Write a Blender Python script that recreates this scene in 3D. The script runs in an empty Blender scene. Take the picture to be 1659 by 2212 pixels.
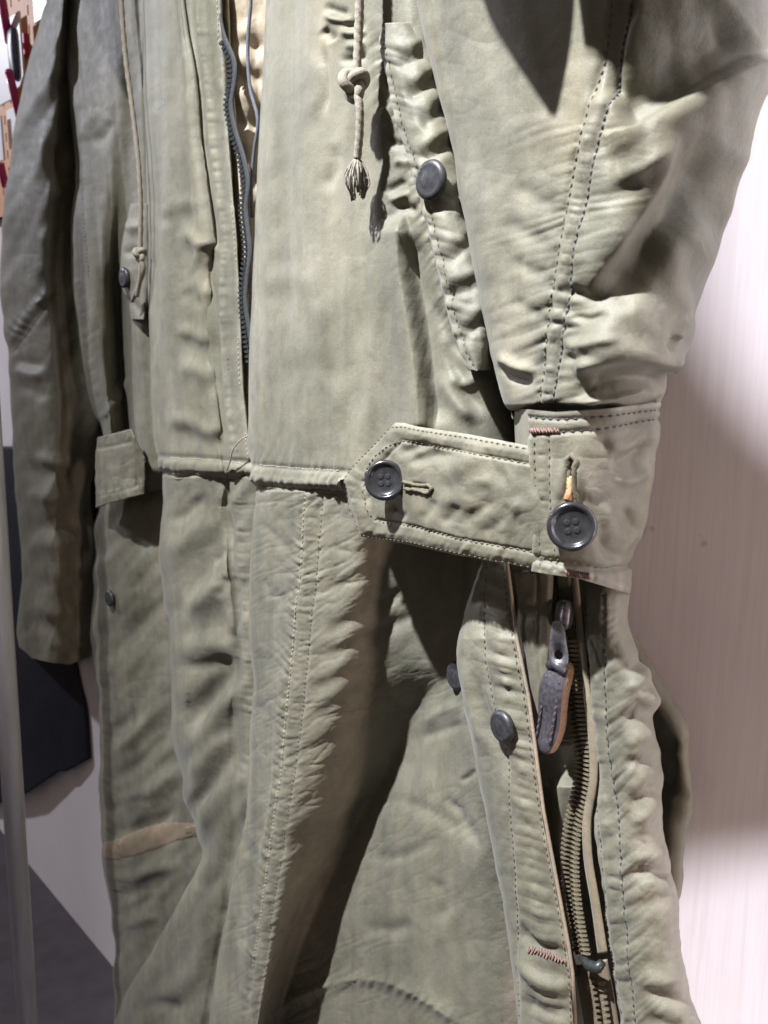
import bpy, bmesh, math, random
import numpy as np
from mathutils import Vector, Matrix

# ---------------------------------------------------------------- camera
sc = bpy.context.scene
col = sc.collection
FV = 1944.0                    # focal length in units of a 1659 x 2212 picture
CX, CY = 829.5, 1106.0
PITCH = math.radians(11.8)
CAM = np.array([0.0, 0.0, 1.0])
FWD = np.array([0.0, math.cos(PITCH), -math.sin(PITCH)])
UP = np.array([0.0, math.sin(PITCH), math.cos(PITCH)])
RT = np.array([1.0, 0.0, 0.0])
cd = bpy.data.cameras.new('camera')
cd.sensor_fit = 'VERTICAL'
cd.sensor_height = 36.0
cd.lens = 36.0 * FV / 2212.0
cd.clip_start = 0.01
cd.clip_end = 50
cd.dof.use_dof = True
cd.dof.focus_distance = 0.56
cd.dof.aperture_fstop = 14.0
cam = bpy.data.objects.new('camera', cd)
col.objects.link(cam)
cam.location = CAM
cam.rotation_euler = (math.pi / 2 - PITCH, 0, 0)
sc.camera = cam

# the wall: a vertical plane that runs from near right to far left
NW = np.array([-0.755, -0.656, 0.0]); NW /= np.linalg.norm(NW)   # out of the wall, into the room
SW = np.array([0.656, -0.755, 0.0]); SW /= np.linalg.norm(SW)    # along the wall, towards the viewer
DW = 0.535                                                        # camera to wall

# ---------------------------------------------------------------- light
world = bpy.data.worlds.new('World')
sc.world = world
world.use_nodes = True
wb = world.node_tree.nodes['Background']
wb.inputs['Color'].default_value = (1.0, 0.85, 0.76, 1)
wb.inputs['Strength'].default_value = 0.19

def lamp(name, loc, target, energy, color, size, angle, blend=0.5):
    ld = bpy.data.lights.new(name, 'SPOT')
    ld.energy = energy
    ld.color = color
    ld.shadow_soft_size = size
    ld.spot_size = math.radians(angle)
    ld.spot_blend = blend
    o = bpy.data.objects.new(name, ld)
    col.objects.link(o)
    o.location = loc
    o.rotation_euler = (Vector(target) - Vector(loc)).to_track_quat('-Z', 'Y').to_euler()
    return o
def room(s, z, w):
    """point s along the wall, z high, w in front of it"""
    return np.array([CAM[0], CAM[1], 0.0]) + SW * s + NW * (w - DW) + np.array([0, 0, z])
KEY = np.array([-0.70, 0.03, 2.33])
lamp('ceiling_spotlight', KEY, (0.16, 0.43, 0.95), 490, (0.965, 0.985, 1.03), 0.026, 62, 1.0)
# cooler light further along the wall on the left
lamp('side_spotlight', room(-2.7, 1.9, 1.0), room(-1.75, 1.0, 0.02), 100, (0.92, 0.94, 1.06), 0.05, 66, 0.4)
# warm lamp on the right, added to fill the coat's shadow on the wall
lamp('added_wall_fill', room(1.0, 0.72, 0.42), room(-0.20, 0.70, 0.0), 38, (1.0, 0.76, 0.68), 0.05, 34, 0.8)
lamp('added_pool_light', room(1.0, 1.18, 0.45), room(0.43, 1.13, 0.0), 290, (0.98, 0.97, 1.05), 0.012, 40, 0.02)  # added lamp, its cone edge shapes a bright patch on the upper wall
lamp('added_low_light', room(1.0, 0.53, 0.45), room(0.43, 0.49, 0.0), 205, (0.98, 0.97, 1.05), 0.012, 42, 0.02)  # second added lamp, brightens the wall at the lower right

sc.view_settings.view_transform = 'Standard'
sc.view_settings.look = 'None'
sc.view_settings.exposure = 0.0
sc.view_settings.gamma = 1.0
sc.render.engine = 'CYCLES'
sc.cycles.use_denoising = True
sc.cycles.max_bounces = 6

# ---------------------------------------------------------------- helpers
def P(vx, vy, w):
    """point seen at (vx, vy) that lies w metres in front of the wall"""
    vx = np.asarray(vx, float); vy = np.asarray(vy, float); w = np.asarray(w, float)
    r = (RT * ((vx - CX) / FV)[..., None] + FWD - UP * ((vy - CY) / FV)[..., None])
    t = (DW - w) / -(r @ NW)
    return CAM + r * t[..., None]

def pchip(xk, yk, x):
    """monotone cubic through keys; yk may have trailing axes"""
    xk = np.asarray(xk, float); yk = np.asarray(yk, float)
    h = np.diff(xk)
    hh = h.reshape((-1,) + (1,) * (yk.ndim - 1))
    d = np.diff(yk, axis=0) / hh
    m = np.zeros_like(yk)
    if len(xk) > 2:
        a, b = d[:-1], d[1:]
        s = a * b > 0
        with np.errstate(divide='ignore', invalid='ignore'):
            hm = 2 * a * b / (a + b)
        m[1:-1] = np.where(s, hm, 0)
    m[0] = d[0]; m[-1] = d[-1]
    i = np.clip(np.searchsorted(xk, x) - 1, 0, len(xk) - 2)
    t = (np.clip(x, xk[0], xk[-1]) - xk[i]) / h[i]
    t = t.reshape((-1,) + (1,) * (yk.ndim - 1)); hi = h[i].reshape(t.shape)
    t2, t3 = t * t, t * t * t
    return ((2*t3 - 3*t2 + 1) * yk[i] + (t3 - 2*t2 + t) * hi * m[i]
            + (-2*t3 + 3*t2) * yk[i+1] + (t3 - t2) * hi * m[i+1])

def grid_from_cols(cols, y0, y1, nu, nv):
    yv = np.linspace(y0, y1, nv)
    A = []
    for c in cols:
        c = np.array(c, float)
        A.append(np.stack([pchip(c[:, 1], c[:, 0], yv), pchip(c[:, 1], c[:, 2], yv)], -1))
    A = np.array(A)                                    # ncol, nv, 2
    d = np.abs(np.diff(A[:, :, 0], axis=0)).mean(1) + 1500 * np.abs(np.diff(A[:, :, 1], axis=0)).mean(1)
    k = np.concatenate([[0], np.cumsum(np.maximum(d, 3))])
    B = pchip(k, A, np.linspace(0, k[-1], nu))         # nu, nv, 2
    X = B[:, :, 0].T; W = B[:, :, 1].T
    Y = np.repeat(yv[:, None], nu, 1)
    grid_from_cols.index = np.interp(np.linspace(0, k[-1], nu), k, np.arange(len(k)))
    return X, Y, W

def span_mask(i0, i1, soft=0.8):
    """1 between two columns of the last grid, 0 elsewhere"""
    c = grid_from_cols.index
    m = np.clip((c - i0) / soft, 0, 1) * np.clip((i1 - c) / soft, 0, 1)
    return (m * m * (3 - 2 * m))[None, :]

# -- noise
_rs = np.random.RandomState(7)
_perm = _rs.permutation(4096)
_grad = _rs.uniform(-1, 1, (4096, 2))
def perlin(x, y, seed=0):
    xi = np.floor(x).astype(int); yi = np.floor(y).astype(int)
    xf = x - xi; yf = y - yi
    def g(ix, iy, dx, dy):
        h = _perm[(_perm[(ix + seed * 131) & 4095] + iy) & 4095]
        v = _grad[h]
        return v[..., 0] * dx + v[..., 1] * dy
    u = xf * xf * xf * (xf * (xf * 6 - 15) + 10); v = yf * yf * yf * (yf * (yf * 6 - 15) + 10)
    a = g(xi, yi, xf, yf); b = g(xi + 1, yi, xf - 1, yf)
    c = g(xi, yi + 1, xf, yf - 1); d = g(xi + 1, yi + 1, xf - 1, yf - 1)
    return (a + u * (b - a)) + v * ((c + u * (d - c)) - (a + u * (b - a)))

def crumple(X, Y, amp, sx, sy, ang=0, seed=0, ridged=False):
    c, s = math.cos(math.radians(ang)), math.sin(math.radians(ang))
    xr = X * c + Y * s; yr = -X * s + Y * c
    wob = perlin(X / (2.2 * sx), Y / (2.2 * sy), seed + 5) * 1.2
    n = perlin(xr / sx + wob, yr / sy + wob * 0.6, seed) + 0.5 * perlin(2 * xr / sx, 2 * yr / sy, seed + 1)
    if ridged:
        n = 0.5 - 2 * np.abs(n)
    return amp * 0.001 * n

def creases(X, Y, amp, sx, sy, ang, seed):
    """net of fine sharp creases between flat facets"""
    c, q = math.cos(math.radians(ang)), math.sin(math.radians(ang))
    wx = X + 0.35 * sx * perlin(X / (1.7 * sx), Y / (1.7 * sy), seed + 2)
    wy = Y + 0.35 * sy * perlin(X / (1.7 * sx) + 9, Y / (1.7 * sy), seed + 3)
    xr = wx * c + wy * q; yr = -wx * q + wy * c
    n1 = np.abs(perlin(xr / sx, yr / sy, seed)); n2 = np.abs(perlin(2.1 * xr / sx, 2.1 * yr / sy, seed + 1))
    gate = np.clip(0.5 + 1.6 * perlin(X / (3 * sx), Y / (3 * sy), seed + 4), 0, 1)
    return amp * 0.001 * gate * (-np.exp(-n1 / 0.07) - 0.5 * np.exp(-n2 / 0.08) + 0.6 * n1)

def poly_dist(X, Y, pts):
    """signed distance (positive to the right when going down) and arc length to a polyline"""
    pts = np.asarray(pts, float)
    best = np.full(X.shape, 1e9); sd = np.zeros(X.shape); al = np.zeros(X.shape)
    L = 0.0
    for (ax, ay), (bx, by) in zip(pts[:-1], pts[1:]):
        dx, dy = bx - ax, by - ay
        l2 = dx * dx + dy * dy
        l = math.sqrt(l2)
        t = np.clip(((X - ax) * dx + (Y - ay) * dy) / l2, 0, 1)
        ex = X - ax - t * dx; ey = Y - ay - t * dy
        d = np.sqrt(ex * ex + ey * ey)
        cr = -(dx * (Y - ay) - dy * (X - ax))
        k = d < best
        best = np.where(k, d, best)
        sd = np.where(k, np.sign(cr) * d, sd)
        al = np.where(k, L + t * l, al)
        L += l
    return sd, al, L

def smooth_pts(pts, n=5):
    """denser curve through the points"""
    pts = np.asarray(pts, float)
    if len(pts) < 3:
        return pts
    k = np.concatenate([[0], np.cumsum(np.linalg.norm(np.diff(pts[:, :2], axis=0), axis=1))])
    t = np.linspace(0, k[-1], (len(pts) - 1) * n + 1)
    # Catmull-Rom through non-uniform keys
    m = np.gradient(pts, k, axis=0)
    i = np.clip(np.searchsorted(k, t) - 1, 0, len(k) - 2)
    h = (k[i+1] - k[i])[:, None]; u = ((t - k[i]) / (k[i+1] - k[i]))[:, None]
    u2, u3 = u*u, u*u*u
    return ((2*u3-3*u2+1)*pts[i] + (u3-2*u2+u)*h*m[i] + (-2*u3+3*u2)*pts[i+1] + (u3-u2)*h*m[i+1])

def stroke(X, Y, pts, amp, wl, wr=None, taper=0.3):
    """ridge (amp > 0, mm) or crease (amp < 0) along a curve; own width on each side"""
    wr = wl if wr is None else wr
    if amp < 0:                       # cloth cannot crease sharper than this
        amp = -min(-amp, 0.27 * max(wl, wr)); wl *= 1.12; wr *= 1.12
    pts = smooth_pts(pts)
    R = 2.6 * max(wl, wr)
    m = (X > pts[:, 0].min() - R) & (X < pts[:, 0].max() + R) & (Y > pts[:, 1].min() - R) & (Y < pts[:, 1].max() + R)
    h = np.zeros(X.shape)
    if not m.any():
        return h
    sd, al, L = poly_dist(X[m], Y[m], pts)
    w = np.where(sd < 0, wl, wr)
    t = al / L
    tp = np.ones_like(t)
    if taper > 0:
        a = np.clip(np.minimum(t, 1 - t) / taper, 0, 1)
        tp = a * a * (3 - 2 * a)
    h[m] = amp * 0.001 * np.exp(-(sd / w) ** 2) * tp
    return h

def pucker(X, Y, pts, amp, period, rl, rr, sl=0.0, sr=0.0, seed=0, band=0):
    """irregular gathers across a seam; rl/rr reach and sl/sr slant on the two sides"""
    amp *= 0.66; rl *= 0.85; rr *= 0.85
    pts = smooth_pts(pts)
    R = 4.0 * max(rl, rr)
    m = (X > pts[:, 0].min() - R) & (X < pts[:, 0].max() + R) & (Y > pts[:, 1].min() - R) & (Y < pts[:, 1].max() + R)
    h = np.zeros(X.shape)
    if not m.any():
        return h
    sd, al, L = poly_dist(X[m], Y[m], pts)
    d = np.abs(sd)
    e = al / L
    tp = np.clip(np.minimum(e, 1 - e) / 0.05, 0, 1)
    out = 0
    for per, am, sd_ in ((period, 1.0, seed), (period * 0.57, 0.42, seed + 3), (period * 2.3, 0.32, seed + 6)):
        ph = (al + np.where(sd < 0, sl, sr) * d) / per
        ph = ph + 1.1 * perlin(ph * 0.31 + 3.1, d / (4 * period) + seed, sd_ + 11)
        k = np.floor(ph).astype(int)
        rnd = _grad[_perm[(k * 37 + sd_ * 91) & 4095]]
        reach = np.where(sd < 0, rl, rr) * np.exp(0.75 * rnd[..., 0])
        c = np.abs(np.cos(math.pi * (ph - 0.5)))
        prof = c ** (0.95 + 0.3 * rnd[..., 1])
        out = out + am * prof * np.exp(-(np.maximum(d - band, 0) / reach) ** 1.3) * (0.72 + 0.6 * rnd[..., 1])
    h[m] = amp * 0.001 * out * tp
    return h

# -- objects
def tag(o, label=None, cat=None, group=None, kind=None):
    if label: o['label'] = label
    if cat: o['category'] = cat
    if group: o['group'] = group
    if kind: o['kind'] = kind
    return o

def thing(name, loc, label, cat, group=None):
    o = bpy.data.objects.new(name, None)
    o.empty_display_size = 0.05
    col.objects.link(o)
    o.location = loc
    return tag(o, label, cat, group)

def org(parent):
    p = np.zeros(3)
    while parent is not None:
        p = p + np.array(parent.location); parent = parent.parent
    return p

def mesh_obj(name, verts, faces, m, parent=None, smooth=True, loc=None):
    """verts in world coordinates"""
    v = np.asarray(verts, float) - org(parent)
    if loc is not None:
        v = v - (np.asarray(loc) - org(parent))
    me = bpy.data.meshes.new(name)
    me.from_pydata(v.tolist(), [], [tuple(int(i) for i in f) for f in faces])
    me.update()
    if smooth:
        me.polygons.foreach_set('use_smooth', np.ones(len(me.polygons), bool))
    me.materials.append(m)
    o = bpy.data.objects.new(name, me)
    col.objects.link(o)
    if loc is not None:
        o.location = np.asarray(loc) - org(parent)
    o.parent = parent
    return o

class Panel:
    """a sheet of cloth given on a grid, creased by a height function"""
    def __init__(self, name, X, Y, W, m, parent, disp=None, thick=0.0, mask=None, closed=False, wear=None):
        self.X, self.Y = X, Y
        Q = P(X, Y, W)
        nv, nu = X.shape
        def normals(Q):
            du = np.gradient(Q, axis=1); dv = np.gradient(Q, axis=0)
            if closed:
                du = (np.roll(Q, -1, 1) - np.roll(Q, 1, 1))
            n = np.cross(dv, du)
            return n / (np.linalg.norm(n, axis=-1, keepdims=True) + 1e-12)
        N = normals(Q)
        if disp is not None:
            h = disp(X, Y)
            if mask is not None:
                h = h * mask
            Q = Q + N * h[..., None]
            N = normals(Q)
        self.Q, self.N = Q, N
        self.front = np.ones(X.shape, bool) if mask is None else (mask > 0.5)
        cc = (np.arange(nv - 1)[:, None] * nu + np.arange(nu - 1)[None, :]).ravel()
        F = np.stack([cc, cc + nu, cc + nu + 1, cc + 1], 1)
        if closed:
            r = np.arange(nv - 1) * nu
            F = np.concatenate([F, np.stack([r + nu - 1, r + 2 * nu - 1, r + nu, r], 1)])
        V = Q.reshape(-1, 3) - org(parent)
        me = bpy.data.meshes.new(name)
        me.vertices.add(len(V)); me.vertices.foreach_set('co', V.astype(np.float32).ravel())
        me.loops.add(F.size); me.loops.foreach_set('vertex_index', F.astype(np.int32).ravel())
        me.polygons.add(len(F))
        me.polygons.foreach_set('loop_start', np.arange(0, F.size, 4, dtype=np.int32))
        me.polygons.foreach_set('loop_total', np.full(len(F), 4, np.int32))
        me.polygons.foreach_set('use_smooth', np.ones(len(F), bool))
        me.update(); me.validate()
        if wear:
            wv = np.zeros(X.shape)
            for pts, wd, st_ in wear:
                sd, al, L = poly_dist(X, Y, smooth_pts(pts))
                nz = np.clip(0.55 + 1.1 * perlin(al / 23.0, sd / 9.0, 77) + 0.7 * perlin(al / 7.0, sd / 4.0, 78), 0, 1)
                wv = np.maximum(wv, st_ * nz * np.exp(-(sd / wd) ** 2))
            if mask is not None:
                wv = wv * mask
            at = me.attributes.new('wear', 'FLOAT', 'POINT')
            at.data.foreach_set('value', wv.astype(np.float32).ravel())
        me.materials.append(m)
        o = bpy.data.objects.new(name, me)
        col.objects.link(o)
        o.parent = parent
        if thick:
            md = o.modifiers.new('thickness', 'SOLIDIFY')
            md.thickness = thick; md.offset = -1
        self.obj = o

    def at(self, vx, vy):
        """surface point and normal seen at (vx, vy)"""
        d = (self.X - vx) ** 2 + (self.Y - vy) ** 2
        d = np.where(self.front, d, 1e12)
        i = np.unravel_index(np.argmin(d), d.shape)
        return self.Q[i], self.N[i]

def colpanel(name, cols, y0, y1, nu, nv, m, parent, disp=None, thick=0.0, wadd=None, **k):
    X, Y, W = grid_from_cols(cols, y0, y1, nu, nv)
    if wadd is not None:
        W = W + wadd(X, Y)
    return Panel(name, X, Y, W, m, parent, disp, thick, **k)

def resample(pts, step):
    pts = np.asarray(pts, float)
    k = np.concatenate([[0], np.cumsum(np.linalg.norm(np.diff(pts, axis=0), axis=1))])
    n = max(2, int(k[-1] / step) + 1)
    t = np.linspace(0, k[-1], n)
    return np.stack([np.interp(t, k, pts[:, i]) for i in range(pts.shape[1])], 1)

def stitching(panel, pts, m, parent, pitch=0.0042, fill=0.62, r=0.00042, lift=0.0002, name='stitching'):
    """a run of sewn stitches lying on a panel"""
    pv = resample(smooth_pts(pts), 5)
    S = [panel.at(a, b) for a, b in pv]
    p = np.array([s[0] for s in S]); n = np.array([s[1] for s in S])
    k = np.concatenate([[0], np.cumsum(np.linalg.norm(np.diff(p, axis=0), axis=1))])
    V, F = [], []
    t = 0.0
    ip = lambda q, a: np.array([np.interp(a, k, q[:, i]) for i in range(3)])
    while t + pitch * fill < k[-1]:
        a = ip(p, t); b = ip(p, t + pitch * fill); nn = ip(n, t + pitch * fill / 2)
        nn = nn / (np.linalg.norm(nn) + 1e-9)
        d = b - a; dl = np.linalg.norm(d)
        if dl > 1e-5 and dl < 3 * pitch:
            d /= dl
            s = np.cross(d, nn); s /= np.linalg.norm(s) + 1e-9
            i = len(V)
            mid = (a + b) / 2 + nn * (r + lift)
            a = a + nn * lift * 0.2; b = b + nn * lift * 0.2
            V += [a - s*r*.7, a + s*r*.7, mid - s*r*1.1, mid + nn*r, mid + s*r*1.1, b - s*r*.7, b + s*r*.7, mid - nn*r]
            F += [(i, i+2, i+3), (i, i+3, i+1), (i+1, i+3, i+4), (i+2, i+5, i+3), (i+3, i+5, i+6), (i+3, i+6, i+4),
                  (i, i+7, i+2), (i+1, i+4, i+7), (i+7, i+5, i+2), (i+7, i+4, i+6)]
        t += pitch
    if V:
        o = mesh_obj(name, V, F, m, parent)
        o['kind'] = 'stuff'
        return o

def tube(name, pts, r, m, parent, seg=10, caps=True, smooth=True, twist=None):
    """round bar along world points; r number or list"""
    pts = np.asarray(pts, float); n = len(pts)
    rr = np.full(n, r) if np.isscalar(r) else np.asarray(r, float)
    T = np.gradient(pts, axis=0); T /= np.linalg.norm(T, axis=1, keepdims=True) + 1e-12
    u = np.cross(T[0], [0.3, 0.2, 0.9]); u /= np.linalg.norm(u)
    V, F = [], []
    for i in range(n):
        u = u - T[i] * np.dot(u, T[i]); u /= np.linalg.norm(u)
        v = np.cross(T[i], u)
        for j in range(seg):
            a = 2 * math.pi * j / seg
            q = rr[i]
            if twist is not None:
                q = q * (1 + twist[0] * math.cos(2 * a + i * twist[1]))
            V.append(pts[i] + q * (math.cos(a) * u + math.sin(a) * v))
    for i in range(n - 1):
        for j in range(seg):
            k = (j + 1) % seg
            F.append((i*seg+j, i*seg+k, (i+1)*seg+k, (i+1)*seg+j))
    if caps:
        F.append(tuple(range(seg))[::-1]); F.append(tuple((n-1)*seg + j for j in range(seg)))
    return mesh_obj(name, V, F, m, parent, smooth)

def frame(n, upish=(0, 0, 1)):
    n = np.asarray(n, float); n = n / np.linalg.norm(n)
    x = np.cross(upish, n); x /= np.linalg.norm(x)
    y = np.cross(n, x)
    return x, y, n

def lathe(name, c, n, prof, m, parent, seg=40, upish=(0, 0, 1), sx=1.0):
    """prof: list of (radius, height) turned about the axis n through c"""
    x, y, n = frame(n, upish)
    V, F = [], []
    for r, h in prof:
        for j in range(seg):
            a = 2 * math.pi * j / seg
            V.append(np.asarray(c) + r * sx * math.cos(a) * x + r * math.sin(a) * y + h * n)
    for i in range(len(prof) - 1):
        for j in range(seg):
            k = (j + 1) % seg
            F.append((i*seg+j, i*seg+k, (i+1)*seg+k, (i+1)*seg+j))
    F.append(tuple(range(seg))[::-1]); F.append(tuple((len(prof)-1)*seg + j for j in range(seg)))
    return mesh_obj(name, V, F, m, parent)

def box(name, c, ax, ay, az, m, parent, bevel=0.0):
    """box with half-axis vectors"""
    V = [np.asarray(c) + i*np.asarray(ax) + j*np.asarray(ay) + k*np.asarray(az) for i in (-1, 1) for j in (-1, 1) for k in (-1, 1)]
    F = [(0,1,3,2), (4,6,7,5), (0,4,5,1), (2,3,7,6), (0,2,6,4), (1,5,7,3)]
    o = mesh_obj(name, V, F, m, parent, smooth=False)
    if bevel:
        b = o.modifiers.new('bevel', 'BEVEL'); b.width = bevel; b.segments = 2
    return o

# ---------------------------------------------------------------- materials
def new_mat(name):
    m = bpy.data.materials.new(name); m.use_nodes = True
    nt = m.node_tree
    return m, nt, nt.nodes['Principled BSDF'], nt.nodes.new, nt.links.new

def noise_node(nt, scale, detail=3, rough=0.55, vec=None, stretch=None):
    n = nt.nodes.new('ShaderNodeTexNoise')
    n.inputs['Scale'].default_value = scale; n.inputs['Detail'].default_value = detail
    n.inputs['Roughness'].default_value = rough
    tc = nt.nodes.new('ShaderNodeTexCoord')
    if stretch:
        mp = nt.nodes.new('ShaderNodeMapping'); mp.inputs['Scale'].default_value = stretch
        nt.links.new(tc.outputs['Object'], mp.inputs[0]); nt.links.new(mp.outputs[0], n.inputs['Vector'])
    else:
        nt.links.new(tc.outputs['Object'], n.inputs['Vector'])
    return n

def ramp(nt, fac, stops):
    r = nt.nodes.new('ShaderNodeValToRGB')
    e = r.color_ramp.elements
    while len(e) < len(stops):
        e.new(0.5)
    for el, (p, c) in zip(e, stops):
        el.position = p; el.color = (*c, 1)
    nt.links.new(fac, r.inputs[0])
    return r

def mix(nt, fac, a, b, mode='MIX'):
    m = nt.nodes.new('ShaderNodeMix'); m.data_type = 'RGBA'; m.blend_type = mode
    for s, v in ((0, fac), (6, a), (7, b)):
        if hasattr(v, 'name') and hasattr(v, 'node'):
            nt.links.new(v, m.inputs[s])
        elif s == 0:
            m.inputs[0].default_value = v
        else:
            m.inputs[s].default_value = (*v, 1)
    return m.outputs[2]

def cloth_mat(name, c0, c1, c2, rough=0.59, sheen=0.08, streak=0.85, spec=0.36):
    """washed cotton sateen: faded and stained in patches and streaks, worn pale along the seams, fine woven relief"""
    m, nt, b, N, L = new_mat(name)
    a = noise_node(nt, 11.0, 5, 0.62)
    r = ramp(nt, a.outputs['Fac'], [(0.30, c0), (0.52, c1), (0.70, c2)])
    s = noise_node(nt, 34.0, 4, 0.62, stretch=(1.0, 1.0, 0.10))
    sr = ramp(nt, s.outputs['Fac'], [(0.32, (0.76, 0.77, 0.78)), (0.68, (1.18, 1.14, 1.06))])
    c = mix(nt, streak, r.outputs[0], sr.outputs[0], 'MULTIPLY')
    st_ = noise_node(nt, 4.5, 5, 0.68)
    sn = ramp(nt, st_.outputs['Fac'], [(0.56, (1, 1, 1)), (0.66, (1.02, 0.95, 0.86)), (0.76, (0.84, 0.77, 0.67))])
    c = mix(nt, 0.75, c, sn.outputs[0], 'MULTIPLY')
    sp = noise_node(nt, 75.0, 3, 0.6)
    spr = ramp(nt, sp.outputs['Fac'], [(0.33, (0.80, 0.80, 0.78)), (0.5, (1, 1, 1)), (0.70, (1.10, 1.09, 1.07))])
    c = mix(nt, 0.6, c, spr.outputs[0], 'MULTIPLY')
    g = noise_node(nt, 1000.0, 2, 0.7)
    gr = ramp(nt, g.outputs['Fac'], [(0.3, (0.80, 0.80, 0.80)), (0.7, (1.13, 1.13, 1.13))])
    c = mix(nt, 0.7, c, gr.outputs[0], 'MULTIPLY')
    at = N('ShaderNodeAttribute'); at.attribute_name = 'wear'
    pale = tuple(min(1, x * 1.3 + 0.03) for x in c2)
    c = mix(nt, at.outputs['Fac'], c, pale)
    L(c, b.inputs['Base Color'])
    rr = N('ShaderNodeMapRange'); rr.inputs['To Min'].default_value = rough - 0.10; rr.inputs['To Max'].default_value = rough + 0.14
    L(sp.outputs['Fac'], rr.inputs['Value']); L(rr.outputs[0], b.inputs['Roughness'])
    b.inputs['Specular IOR Level'].default_value = spec
    b.inputs['Sheen Weight'].default_value = sheen
    b.inputs['Sheen Roughness'].default_value = 0.4
    # twill relief and small crumples
    w = noise_node(nt, 1500.0, 1, 0.5)
    w2 = noise_node(nt, 190.0, 4, 0.62)
    w3 = noise_node(nt, 55.0, 4, 0.55)
    b1 = N('ShaderNodeBump'); b1.inputs['Strength'].default_value = 0.35; b1.inputs['Distance'].default_value = 0.0003
    L(w.outputs['Fac'], b1.inputs['Height'])
    b2 = N('ShaderNodeBump'); b2.inputs['Strength'].default_value = 0.28; b2.inputs['Distance'].default_value = 0.0012
    L(w2.outputs['Fac'], b2.inputs['Height']); L(b1.outputs[0], b2.inputs['Normal'])
    b3 = N('ShaderNodeBump'); b3.inputs['Strength'].default_value = 0.14; b3.inputs['Distance'].default_value = 0.004
    L(w3.outputs['Fac'], b3.inputs['Height']); L(b2.outputs[0], b3.inputs['Normal'])
    L(b3.outputs[0], b.inputs['Normal'])
    return m

def plain_mat(name, c, rough=0.5, metal=0.0, var=0.15, scale=60, bump=0.0, spec=0.5):
    m, nt, b, N, L = new_mat(name)
    a = noise_node(nt, scale, 4, 0.6)
    lo = tuple(x * (1 - var) for x in c); hi = tuple(min(1, x * (1 + var)) for x in c)
    r = ramp(nt, a.outputs['Fac'], [(0.3, lo), (0.7, hi)])
    L(r.outputs[0], b.inputs['Base Color'])
    b.inputs['Roughness'].default_value = rough; b.inputs['Metallic'].default_value = metal
    b.inputs['Specular IOR Level'].default_value = spec
    if bump:
        bp = N('ShaderNodeBump'); bp.inputs['Strength'].default_value = 0.5; bp.inputs['Distance'].default_value = bump
        L(a.outputs['Fac'], bp.inputs['Height']); L(bp.outputs[0], b.inputs['Normal'])
    return m

OLIVE = cloth_mat('olive_cloth', (0.122, 0.119, 0.088), (0.163, 0.157, 0.121), (0.206, 0.194, 0.154))
OLIVE2 = cloth_mat('olive_cloth_cuff', (0.112, 0.108, 0.078), (0.150, 0.143, 0.108), (0.192, 0.18, 0.14))
LINING = cloth_mat('tan_lining', (0.27, 0.22, 0.155), (0.34, 0.28, 0.205), (0.40, 0.34, 0.255), streak=0.3)
EDGE = cloth_mat('worn_edge', (0.24, 0.20, 0.15), (0.30, 0.25, 0.19), (0.36, 0.30, 0.235), streak=0.2)
BROWNBAND = cloth_mat('brown_facing', (0.17, 0.135, 0.092), (0.23, 0.178, 0.122), (0.27, 0.21, 0.15), streak=0.2)
NAVY = cloth_mat('navy_cloth', (0.007, 0.008, 0.015), (0.009, 0.010, 0.018), (0.012, 0.013, 0.022), streak=0.3, sheen=0.0)
THREAD = plain_mat('olive_thread', (0.12, 0.105, 0.07), 0.8, var=0.3, scale=900)
THREADL = plain_mat('pale_thread', (0.30, 0.27, 0.20), 0.8, var=0.3, scale=900)
THREADB = plain_mat('dark_thread', (0.05, 0.05, 0.055), 0.8, var=0.3, scale=900)
REDTHREAD = plain_mat('faded_red_thread', (0.19, 0.11, 0.095), 0.8, var=0.25, scale=900)
CORD = plain_mat('tan_cord', (0.235, 0.205, 0.16), 0.85, var=0.25, scale=700, bump=0.0006)
BUTTON = plain_mat('grey_black_button', (0.022, 0.0225, 0.024), 0.24, var=0.35, scale=260)
HOLE = plain_mat('button_hole_dark', (0.004, 0.004, 0.004), 0.8)
SNAP = plain_mat('painted_snap', (0.030, 0.030, 0.033), 0.42, var=0.35, scale=420, bump=0.0003)
TAPE = cloth_mat('zip_tape', (0.19, 0.16, 0.11), (0.25, 0.21, 0.15), (0.30, 0.255, 0.19), streak=0.2)
TAPED = plain_mat('dark_zip_tape', (0.03, 0.033, 0.035), 0.8, var=0.3, scale=500)
TAPEG = plain_mat('green_zip_tape', (0.10, 0.10, 0.065), 0.8, var=0.3, scale=500)
BRASS = plain_mat('brass_tooth', (0.24, 0.205, 0.14), 0.4, metal=0.6, var=0.6, scale=700)
STEEL = plain_mat('dull_zip_metal', (0.14, 0.14, 0.155), 0.42, metal=0.7, var=0.4, scale=500, bump=0.0002)
DARKTOOTH = plain_mat('dark_zip_tooth', (0.03, 0.034, 0.034), 0.4, metal=0.2, var=0.4, scale=500)
LEATHER = plain_mat('black_worn_leather', (0.045, 0.041, 0.048), 0.42, var=0.5, scale=450, bump=0.0004)
LEDGE = plain_mat('raw_leather_edge', (0.25, 0.155, 0.10), 0.75, var=0.3, scale=400, bump=0.0004)
POLE = None

def pole_mat():
    m, nt, b, N, L = new_mat('brushed_steel')
    a = noise_node(nt, 40.0, 3, 0.6, stretch=(4, 4, 0.3))
    r = ramp(nt, a.outputs['Fac'], [(0.3, (0.62, 0.62, 0.65)), (0.7, (0.74, 0.74, 0.78))])
    L(r.outputs[0], b.inputs['Base Color'])
    b.inputs['Metallic'].default_value = 0.45; b.inputs['Roughness'].default_value = 0.34
    return m
POLE = pole_mat()

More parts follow.
